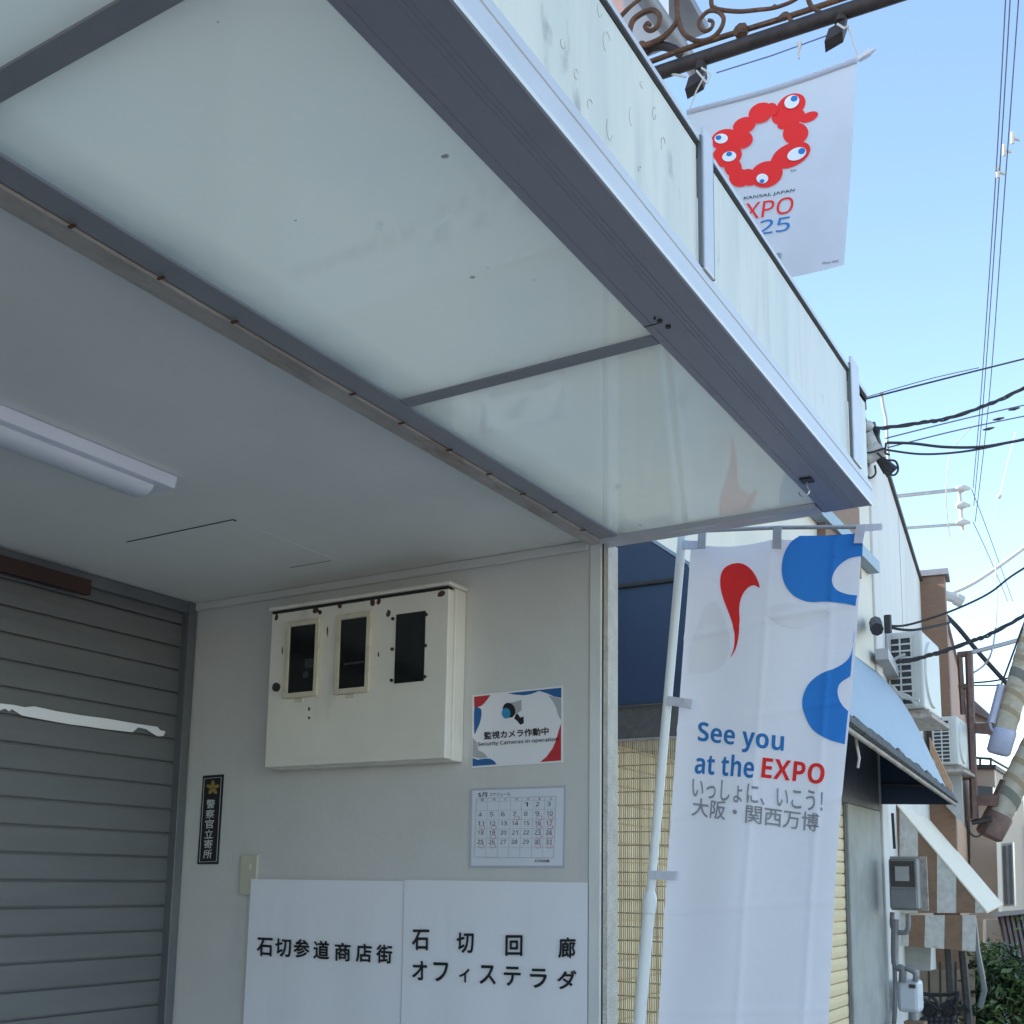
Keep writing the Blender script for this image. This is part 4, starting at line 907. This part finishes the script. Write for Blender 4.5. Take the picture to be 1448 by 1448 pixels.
# ------------------------------------------------------------------ brown building further on
bb = emp('brown_building', P3(SE + 4, -2, 0), 'brown and pinkish tiled building beyond the white one', 'building')
q = at3(1304, 828); zt = q.z
f0 = .30
slab(SE + .004, SE + .35, -6, f0, 0, zt + .0).build('brown_pier', 'brown_wall', bb)
S2 = (at3(1358, 950) - B3O).dot(D2)
slab(SE + .352, S2 - .2, -6, .18, 2.6, zt - .06).build('upper_wall', 'pinkish_wall', bb)
slab(SE + .352, S2 - 2.6, -6, .20, 0, 2.58).build('lower_wall', 'orange_wall', bb)
slab(SE - .05, SE + .4, -6, f0 + .05, zt + .002, zt + .08).build('parapet_cap', 'gutter', bb)
slab(SE + .4, S2 - .2, -6, .22, zt - .058, zt - .02).build('roof_edge', 'gutter', bb)
XG = 13.0
MB().obox(atx(1314, 1042, 12.6), atx(1346, 1110, 12.6) - atx(1314, 1042, 12.6), Vector((0, .0, -.16)), Vector((.04, 0, 0))).build('plank', 'wood', bb)
MB().prism([atx(u, v, 14.6) for u, v in ((1338, 1085), (1359, 1085), (1362, 1165), (1352, 1155), (1338, 1140))], (.06, 0, 0)).build('grey_panel', 'galv', bb)
# steel sign frame with two lantern tubes
fr = emp('sign_frame', atx(1370, 1155, 15), 'brown steel frame standing along the brown building with arms toward the street', 'frame')
XF = 15.0
m_ = MB(); m_.tube([atx(1370, 922, XF), atx(1378, 1158, XF)], .05, 6); m_.tube([atx(1357, 926, XF), atx(1362, 1010, XF)], .035, 6)
m_.build('post', 'rustbrown', fr)
m_ = MB()
for v in (926, 972, 1100): m_.tube([atx(1354 + (v - 922) * .03, v, XF), atx(1374 + (v - 922) * .03, v - 2, XF)], .04, 6)
m_.build('rung', 'rustbrown', fr)
m_ = MB(); 
for v, u1 in ((1030, 1404), (1132, 1412)):
    q = [atx(1372 + (v - 1000) * .04, v - 7, XF), atx(u1, v - 8, XF), atx(u1 - 2, v + 8, XF), atx(1373 + (v - 1000) * .04, v + 6, XF)]; m_.prism(q, (.08, 0, 0))
m_.build('arm', 'rustbrown', fr)
m_ = MB(); m_.tube([atx(1374, 1163, XF), atx(1402, 1158, XF)], .035, 6); m_.tube([atx(u, v, XF) for u, v in spline([(1368, 1160), (1372, 1178), (1382, 1183), (1392, 1175), (1398, 1160)], 4, False)], .012, 6); m_.build('stay', 'dark_steel', fr)
def lantern(p0, p1, r, label, ball, cap):
    a_, b_ = Vector(p0), Vector(p1); d = (b_ - a_).normalized()
    L_ = emp('lantern', a_, label, 'lantern', 'tube lanterns along the street')
    MB().tube([a_ + d * .2, b_], r * .95, 20, cap=False).build('shell', 'lantern', L_, smooth=True)
    MB().tube([a_, a_ + d * .03, a_ + d * .30, a_ + d * .33], [r * .8, r * 1.02, r * 1.06, r * .98], 20).build('cap', cap, L_, smooth=True)
    x = d.orthogonal().normalized(); y = d.cross(x)
    t0 = .5
    for i in range(5):
        hh = .07 if i != ball else .12; n_ = 24; tp_ = []
        for k2 in (0, 1):
            for j in range(n_ + 1):
                a = 2 * math.pi * j / n_; tp_.append(a_ + d * (t0 + .06 * math.sin(a) + k2 * hh) + (x * math.cos(a) + y * math.sin(a)) * r * .98)
        MB().add(tp_, [(j, j + 1, n_ + 2 + j, n_ + 1 + j) for j in range(n_)]).build('band', 'lantern_dark' if i == ball else 'lantern_band', L_); t0 += .22
    o_ = x if x.y > 0 else -x
    return L_
l1 = lantern(atd(1411, 1067, 14), atd(1470, 860, 14), .140, 'upper tilted tube lantern with a pale blue cap, held over the street', 2, 'lantern_cap')
l2 = lantern(atd(1397, 1184, 14), atd(1480, 1020, 14), .165, 'lower tilted tube lantern with brown bands, below the pale blue capped one', 0, 'rustbrown')
MB().tube([atd(1402, 1022, 14), atd(1416, 968, 14)], .05, 6).tube([atd(1399, 1020, 14), atd(1402, 1030, 14), atd(1408, 1040, 14)], .02, 6).build('bracket', 'lantern_cap', l1)
MB().tube([atd(1416, 968, 14), atd(1432, 925, 14), atd(1452, 870, 14)], .012, 6).build('stay_wire', 'cable', l1)
MB().tube([atd(1396, 1160, 14), atd(1422, 1105, 14)], .07, 6).build('bracket', 'rustbrown', l2)
MB().tube([atd(1422, 1105, 14), atd(1460, 1050, 14)], .018, 6).build('stay_wire', 'cable', l2)

# ------------------------------------------------------------------ far houses, roof, bush
def houseprism(pxs, dep, thick, m, name, parent): return MB().prism([atx(u, v, dep) for u, v in pxs], (thick, 0, 0)).build(name, m, parent)
bg_ = emp('beige_house', atx(1400, 1290, 21), 'beige house with a dark roof rail and one tall narrow window at the street bend', 'house')
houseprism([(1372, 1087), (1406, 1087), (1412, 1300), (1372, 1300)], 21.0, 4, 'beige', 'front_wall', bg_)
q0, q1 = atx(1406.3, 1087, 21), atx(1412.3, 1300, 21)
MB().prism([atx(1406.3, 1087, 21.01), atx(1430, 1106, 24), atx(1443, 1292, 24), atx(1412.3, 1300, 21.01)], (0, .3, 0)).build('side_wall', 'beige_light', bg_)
houseprism([(1370, 1081), (1408, 1081), (1408, 1087), (1370, 1087)], 20.9, 4.2, 'dark_steel', 'roof_edge', bg_)
MB().tube([atx(1370, 1071, 21), atx(1401, 1073, 21), atx(1424, 1086, 23)], .025, 6).tube([atx(1386, 1072, 21), atx(1386, 1081, 21)], .02, 6).tube([atx(1401, 1073, 21), atx(1401, 1081, 21)], .02, 6).build('roof_rail', 'dark_steel', bg_)
wf = houseprism([(1416, 1193), (1432, 1191), (1435, 1281), (1419, 1282)], 20.6, .2, 'insul', 'window_frame', bg_)
MB().prism([atx(u, v, 20.55) for u, v in ((1418, 1196), (1422, 1196), (1425, 1279), (1421, 1279))], (.03, 0, 0)).prism([atx(u, v, 20.55) for u, v in ((1426, 1195), (1430, 1194), (1433, 1278), (1429, 1279))], (.03, 0, 0)).build('window_pane', 'window', wf)
houseprism([(1378, 1110), (1404, 1113), (1404, 1125), (1378, 1125)], 20.7, .3, 'window', 'vent_window', bg_)
bh = emp('brown_house', atx(1440, 1290, 25), 'dark brown clapboard house at the far right edge behind the beige one', 'house')
houseprism([(1430, 1158), (1470, 1170), (1475, 1300), (1436, 1300)], 25, 3, 'brown_siding', 'wall', bh)
b_ = MB()
for i in range(9): v = 1168 + i * 8; b_.tube([atx(1430, v, 24.95), atx(1470, v + 4, 24.95)], .03, 4)
b_.build('siding_boards', 'rustbrown', bh)
houseprism([(1438, 1223), (1450, 1223), (1452, 1252), (1440, 1252)], 24.8, .2, 'window', 'window_pane', bh)
rh = emp('tiled_roof_house', atx(1420, 1360, 18), 'low house with a grey brown tiled roof behind the bush', 'house')
rows = 7
for i in range(rows):
    v0 = 1292 + i * 15; x0 = 1410 + i * 3.5; m2 = MB(); m2.prism([atx(x0, v0, 19 - i * .12), atx(1480, v0 - 5, 19 - i * .12), atx(1484, v0 + 13, 18.88 - i * .12), atx(x0 + 3, v0 + 16, 18.88 - i * .12)], (.06, 0, 0)); m2.build('tile_row', 'tile_roof', rh)
m2 = MB()
for k2 in range(10): m2.tube([atx(1416 + k2 * 7, 1292 - k2 * .5, 18.9), atx(1436 + k2 * 7.4, 1392 - k2 * .5, 18.2)], .03, 5)
m2.build('tile_ribs', 'tile_roof', rh)
houseprism([(1404, 1290), (1450, 1286), (1450, 1292), (1404, 1297)], 18.7, .3, 'galv', 'ridge_flashing', rh)
houseprism([(1388, 1300), (1420, 1300), (1440, 1430), (1388, 1430)], 19.4, .3, 'beige_light', 'gable_wall', rh)
houseprism([(1250, 1300), (1390, 1300), (1390, 1470), (1250, 1470)], 17.5, .3, 'wood_panel', 'boundary_wall', rh)
rf = emp('far_roof', atx(1390, 1015, 24), 'dark sloping roof corner showing beyond the steel frame', 'roof')
houseprism([(1372, 985), (1400, 1012), (1400, 1018), (1372, 1004)], 24, 3, 'tile_roof', 'eave', rf)
houseprism([(1372, 1004), (1394, 1016), (1394, 1022), (1372, 1020)], 24.3, 2.6, 'insul', 'soffit', rf)
# timber posts, rails, trellis
for (u0, v0, u1, v1, lab) in ((1341, 1342, 1350, 1448, 'dark post under the striped awning, left of the pair'), (1361, 1345, 1376, 1448, 'dark leaning post under the striped awning, right of the pair')):
    a_ = atx(u0, v0, 10.9); b_ = atx(u1, v1 + 60, 10.9); o = MB().tube([a_, b_], .035, 6).build('awning_post', 'dark_steel'); tag(o, lab, 'post', 'posts under the striped awning')
o = MB().tube([atx(1377, 1300, 10.7), atx(1382, 1345, 10.7), atx(1388, 1375, 10.7), atx(1392, 1400, 10.7), atx(1386, 1425, 10.7)], .025, 6).build('drain_pipe', 'rail', smooth=True); tag(o, 'thin dark drain hose running down beside the bush', 'pipe')
pw = emp('slatted_fence', atx(1330, 1440, 12.2), 'slatted wooden fence with dark uprights behind the trellis', 'fence')
for i, (u0, u1) in enumerate(((1298, 1312), (1314, 1328), (1330, 1342), (1352, 1362), (1364, 1378))):
    houseprism([(u0, 1372), (u1, 1370), (u1 + 2, 1470), (u0 + 1, 1470)], 12.2, .03, 'wood_panel', 'panel', pw)
m2 = MB()
for u in (1297, 1313, 1329, 1351, 1363): m2.tube([atx(u, 1360, 12.1), atx(u + 2, 1470, 12.1)], .012, 5)
build_each(m2, 'upright', 'dark_steel', pw)
ow = emp('trellis_ornament', atx(1330, 1448, 9.6), 'black iron owl shaped ornament with round ring eyes at the bottom edge', 'ornament')
def zo(p): return zoomed(p, 5.84, 1290, 1200)
m2 = MB()
for c in ([(40, 1190), (90, 1240), (170, 1290), (240, 1330), (330, 1260), (380, 1190), (300, 1205), (150, 1205), (40, 1190)], [(40, 1190), (70, 1260), (95, 1310)], [(380, 1195), (370, 1260), (350, 1310)], [(140, 1200), (200, 1260), (240, 1330), (300, 1240)], [(80, 1420), (240, 1440), (380, 1420)], [(0, 1290), (30, 1330), (80, 1300)], [(390, 1350), (430, 1310), (470, 1330), (440, 1360)], [(60, 1440), (90, 1400), (130, 1450)]):
    m2.tube([atx(u, v, 9.6) for u, v in spline(zo(c), 4, False)], .016, 6)
m2.build('outline', 'black', ow)
m2 = MB()
for cx in (150, 295):
    for r_ in (62, 34, 14): m2.tube([atx(*zo([(cx + r_ * math.cos(t), 1335 + r_ * math.sin(t))])[0], 9.6) for t in [2 * math.pi * i / 18 for i in range(19)]], .014, 6)
build_each(m2, 'eye_ring', 'black', ow)
m2 = MB()
for i in range(6):
    for j in range(2): m2.ball(atx(*zo([(110 + i * 45, 1410 + j * 34)])[0], 9.6), .03, 8, 5)
build_each(m2, 'breast_stud', 'black', ow)
# bush
bu = emp('bush', atx(1425, 1448, 12.5), 'dense dark green bush at the bottom right corner', 'bush')
def foliage(cen, rad, nl, m, name, parent, seed):
    rnd = random.Random(seed); mb = MB(); clumps = [(Vector((rnd.gauss(0, .45), rnd.gauss(0, .45), rnd.gauss(0, .45))), rnd.uniform(.25, .5)) for _ in range(26)]
    for _ in range(nl):
        c, r_ = rnd.choice(clumps); d = Vector((rnd.gauss(0, 1), rnd.gauss(0, 1), rnd.gauss(0, 1))).normalized() * r_ * rnd.uniform(.55, 1.05)
        p = cen + Vector(((c.x + d.x) * rad[0], (c.y + d.y) * rad[1], (c.z + d.z) * rad[2]))
        nrm = (d + Vector((rnd.gauss(0, .6), rnd.gauss(0, .6), rnd.gauss(.4, .6)))).normalized(); t = nrm.orthogonal().normalized(); t.rotate(Matrix.Rotation(rnd.uniform(0, 6.28), 3, nrm)); b = nrm.cross(t); l = rnd.uniform(.03, .06); w_ = l * .35
        mb.add([p - t * l, p + b * w_ + nrm * l * .1, p + t * l, p - b * w_ + nrm * l * .1], [(0, 1, 2, 3)])
    return mb.build(name, m, parent)
cb = atx(1432, 1420, 12.5)
foliage(cb, (.55, .62, .62), 7500, 'leaf', 'foliage', bu, 1); foliage(cb + Vector((-.05, 0, .03)), (.55, .6, .62), 1300, 'leaf2', 'young_leaves', bu, 2)
MB().tube([(cb.x, cb.y, 0), (cb.x + .03, cb.y, .4), (cb.x, cb.y + .05, cb.z)], [.05, .04, .02], 8).tube([(cb.x + .02, cb.y, .35), (cb.x + .1, cb.y - .2, cb.z - .1)], [.03, .012], 6).build('trunk', 'bark', bu)

# ------------------------------------------------------------------ overhead cables
def cable(pts, r, label, m='cable', group=None, name='cable', twist=False):
    """pts: (u, v, distance)"""
    P = [(atd(u, v, d)) for u, v, d in pts]; out = []
    n = len(P)
    for i in range(n - 1):
        p0, p1, p2, p3 = P[max(0, i - 1)], P[i], P[i + 1], P[min(n - 1, i + 2)]
        for q in range(8):
            t = q / 8; out.append(.5 * ((2 * p1) + (p2 - p0) * t + (2 * p0 - 5 * p1 + 4 * p2 - p3) * t * t + (3 * p1 - p0 - 3 * p2 + p3) * t ** 3))
    out.append(P[-1])
    mb = MB()
    if twist:
        fine = []
        for i in range(len(out) - 1):
            for q in range(4): fine.append(out[i].lerp(out[i + 1], q / 4))
        for ph in (0, 2.1, 4.2): mb.tube([p + (right * 0 + up * math.cos(i * .22 + ph + math.sin(i * .13)) + right * math.sin(i * .22 + ph) * .3) * r * (.75 + .35 * math.sin(i * .09 + ph)) for i, p in enumerate(fine)], r * .6, 6)
    else: mb.tube(out, r, 6)
    o = mb.build(name, m, smooth=True); tag(o, label, 'cable', group); return o
HV = 'high voltage lines along the street'
cable([(1426, -80, 15), (1408, 250, 18), (1387, 560, 24), (1376, 690, 28)], .010, 'leftmost of three thin power lines running up the sky at right', 'cable_blue', HV, 'power_line')
cable([(1433, -80, 15), (1413, 250, 18), (1391, 560, 24), (1377, 715, 28)], .010, 'middle one of three thin power lines running up the sky at right', 'cable_blue', HV, 'power_line')
cable([(1446, -80, 15), (1422, 250, 18), (1399, 560, 24), (1379, 738, 28)], .010, 'rightmost of three thin power lines running up the sky at right', 'cable_blue', HV, 'power_line')
cable([(1374, 692, 28), (1400, 760, 30), (1432, 850, 34)], .010, 'thin line running down right from the upper insulator of the pale arm', 'cable_blue', None, 'power_line')
cable([(1376, 738, 28), (1400, 790, 30), (1425, 850, 34)], .010, 'thin line running down right from the lower insulator of the pale arm', 'cable_blue', None, 'power_line')
for (u, v, lab) in ((1411, 243, 'lowest small white spacer on the power lines'), (1420, 212, 'middle small white spacer on the power lines'), (1432, 195, 'uppermost small white spacer on the power lines')):
    e = MB().tube([atd(u, v + 8, 17.9), atd(u, v - 8, 17.9)], .03, 6).tube([atd(u, v, 17.9), atd(u + 10, v + 3, 17.9)], .025, 6).build('line_spacer', 'insul'); tag(e, lab, 'insulator', 'spacers on the power lines')
cable([(1217, 566, 9.3), (1330, 537, 9.5), (1470, 502, 10)], .008, 'straight thin service wire, upper wire from the white roof corner', 'cable')
cable([(1217, 564, 9.4), (1310, 537, 9.6), (1384, 520, 9.9)], .004, 'very thin wire just above the straight service wire', 'cable_blue')
cable([(1238, 606, 9.2), (1290, 600, 9.2), (1345, 590, 9.2), (1400, 571, 9.2), (1470, 538, 9.2)], .013, 'thick twisted black service cable rising to the right', 'cable', None, 'cable', True)
cable([(1252, 620, 9.6), (1360, 593, 10), (1470, 568, 10.5)], .006, 'thin straight wire just below the thick twisted cable', 'cable_blue')
cable([(1255, 633, 9.6), (1360, 607, 10), (1470, 584, 10.5)], .006, 'second thin straight wire below the thick twisted cable', 'cable_blue')
for (u, v, lab) in ((1434, 578, 'small dark sleeve on the upper thin wire'), (1412, 592, 'small dark sleeve between two others on the thin wires'), (1398, 606, 'small dark sleeve on the lower thin wire')):
    e = MB().tube([atd(u - 8, v + 2, 10.1), atd(u, v + .5, 10.1), atd(u + 8, v - 1.5, 10.1)], [.006, .014, .006], 6).build('wire_sleeve', 'cable'); tag(e, lab, 'sleeve', 'sleeves on the thin wires')
cable([(1254, 626, 9.3), (1290, 627, 9.3), (1335, 632, 9.3), (1385, 632, 9.3), (1430, 625, 9.3), (1470, 617, 9.3)], .012, 'sagging black cable, upper of the sagging pair', 'cable')
cable([(1253, 636, 9.3), (1300, 642, 9.3), (1350, 640, 9.3), (1400, 632, 9.3), (1470, 615, 9.3)], .009, 'sagging black cable, lower of the sagging pair', 'cable')
cable([(1238, 882, 10), (1275, 885, 10), (1320, 873, 10), (1362, 857, 10), (1400, 838, 10), (1430, 815, 10), (1470, 790, 10)], .010, 'black cable curving up right from the white wall anchor', 'cable')
cable([(1252, 886, 10), (1290, 891, 10), (1342, 881, 10.2)], .012, 'short black cable under the curving one, ending at the brown pier', 'cable')
cable([(1270, 935, 9.4), (1300, 931, 9.4), (1345, 917, 9.4), (1385, 903, 9.4), (1425, 884, 9.4), (1470, 858, 9.4)], .015, 'thick black cable passing in front of the air conditioner', 'cable', None, 'cable', True)
cable([(1333, 866, 17), (1355, 888, 17), (1385, 924, 17), (1434, 978, 17)], .035, 'dark diagonal guy cable sloping down to the upper lantern', 'cable')
cable([(1328, 846, 20), (1370, 828, 20), (1405, 806, 20), (1448, 775, 20), (1470, 758, 20)], .035, 'pale wrapped cable rising to the right edge', 'insul')
cable([(1368, 924, 15), (1400, 916, 15), (1448, 903, 15), (1470, 897, 15)], .03, 'grey wire from the top of the steel frame to the right edge', 'galv')
cable([(1368, 966, 15), (1410, 962, 15), (1470, 948, 15)], .012, 'thin black wire, upper of two at the frame rung', 'cable')
cable([(1368, 969, 15), (1420, 969, 15), (1470, 967, 15)], .010, 'thin black wire, lower of two at the frame rung', 'cable')
cable([(1370, 955, 15), (1392, 940, 15), (1404, 915, 15), (1409, 860, 16), (1408, 795, 19)], .014, 'pale looping wire rising from the frame to the wrapped cable', 'insul')
cable([(1378, 600, 26), (1345, 640, 26), (1338, 700, 26), (1343, 760, 27)], .012, 'pale arching wire in the sky left of the power lines', 'insul')
# insulator arms of a far pole
ia = emp('utility_crossarm', atd(1360, 720, 28), 'pale double steel arm with three insulators standing out from behind the roof', 'insulator arm')
MB().tube([atd(1255, 703, 27), atd(1358, 692, 28)], .05, 8).tube([atd(1262, 748, 27), atd(1360, 741, 28)], .04, 8).build('arm', 'galv', ia)
MB().tube([atd(1356, 688, 28), atd(1361, 750, 28)], .05, 8).build('upright', 'insul', ia)
for v in (691, 715, 739): MB().tube([atd(1352, v, 27.9), atd(1360, v, 27.9), atd(1364, v - .4, 27.9), atd(1372, v, 27.9)], [.06, .11, .08, .03], 10).build('insulator', 'insul', ia, smooth=True)
o = MB().ball(atd(1413, 702, 26), .06, 10, 6).tube([atd(1413, 702, 26), atd(1422, 665, 26), atd(1436, 610, 26)], .006, 5).tube([atd(1413, 702, 26), atd(1402, 740, 26)], .006, 5).build('line_insulator', 'insul'); tag(o, 'small white ball insulator hanging alone in the sky near the right edge', 'insulator')
o = MB().tube([atd(1330, 840, 19), atd(1358, 848, 19)], .09, 8).tube([atd(1350, 846, 19), atd(1360, 851, 19)], .11, 8).build('lamp_arm', 'insul'); tag(o, 'short pale arm on the brown building roof corner', 'arm')
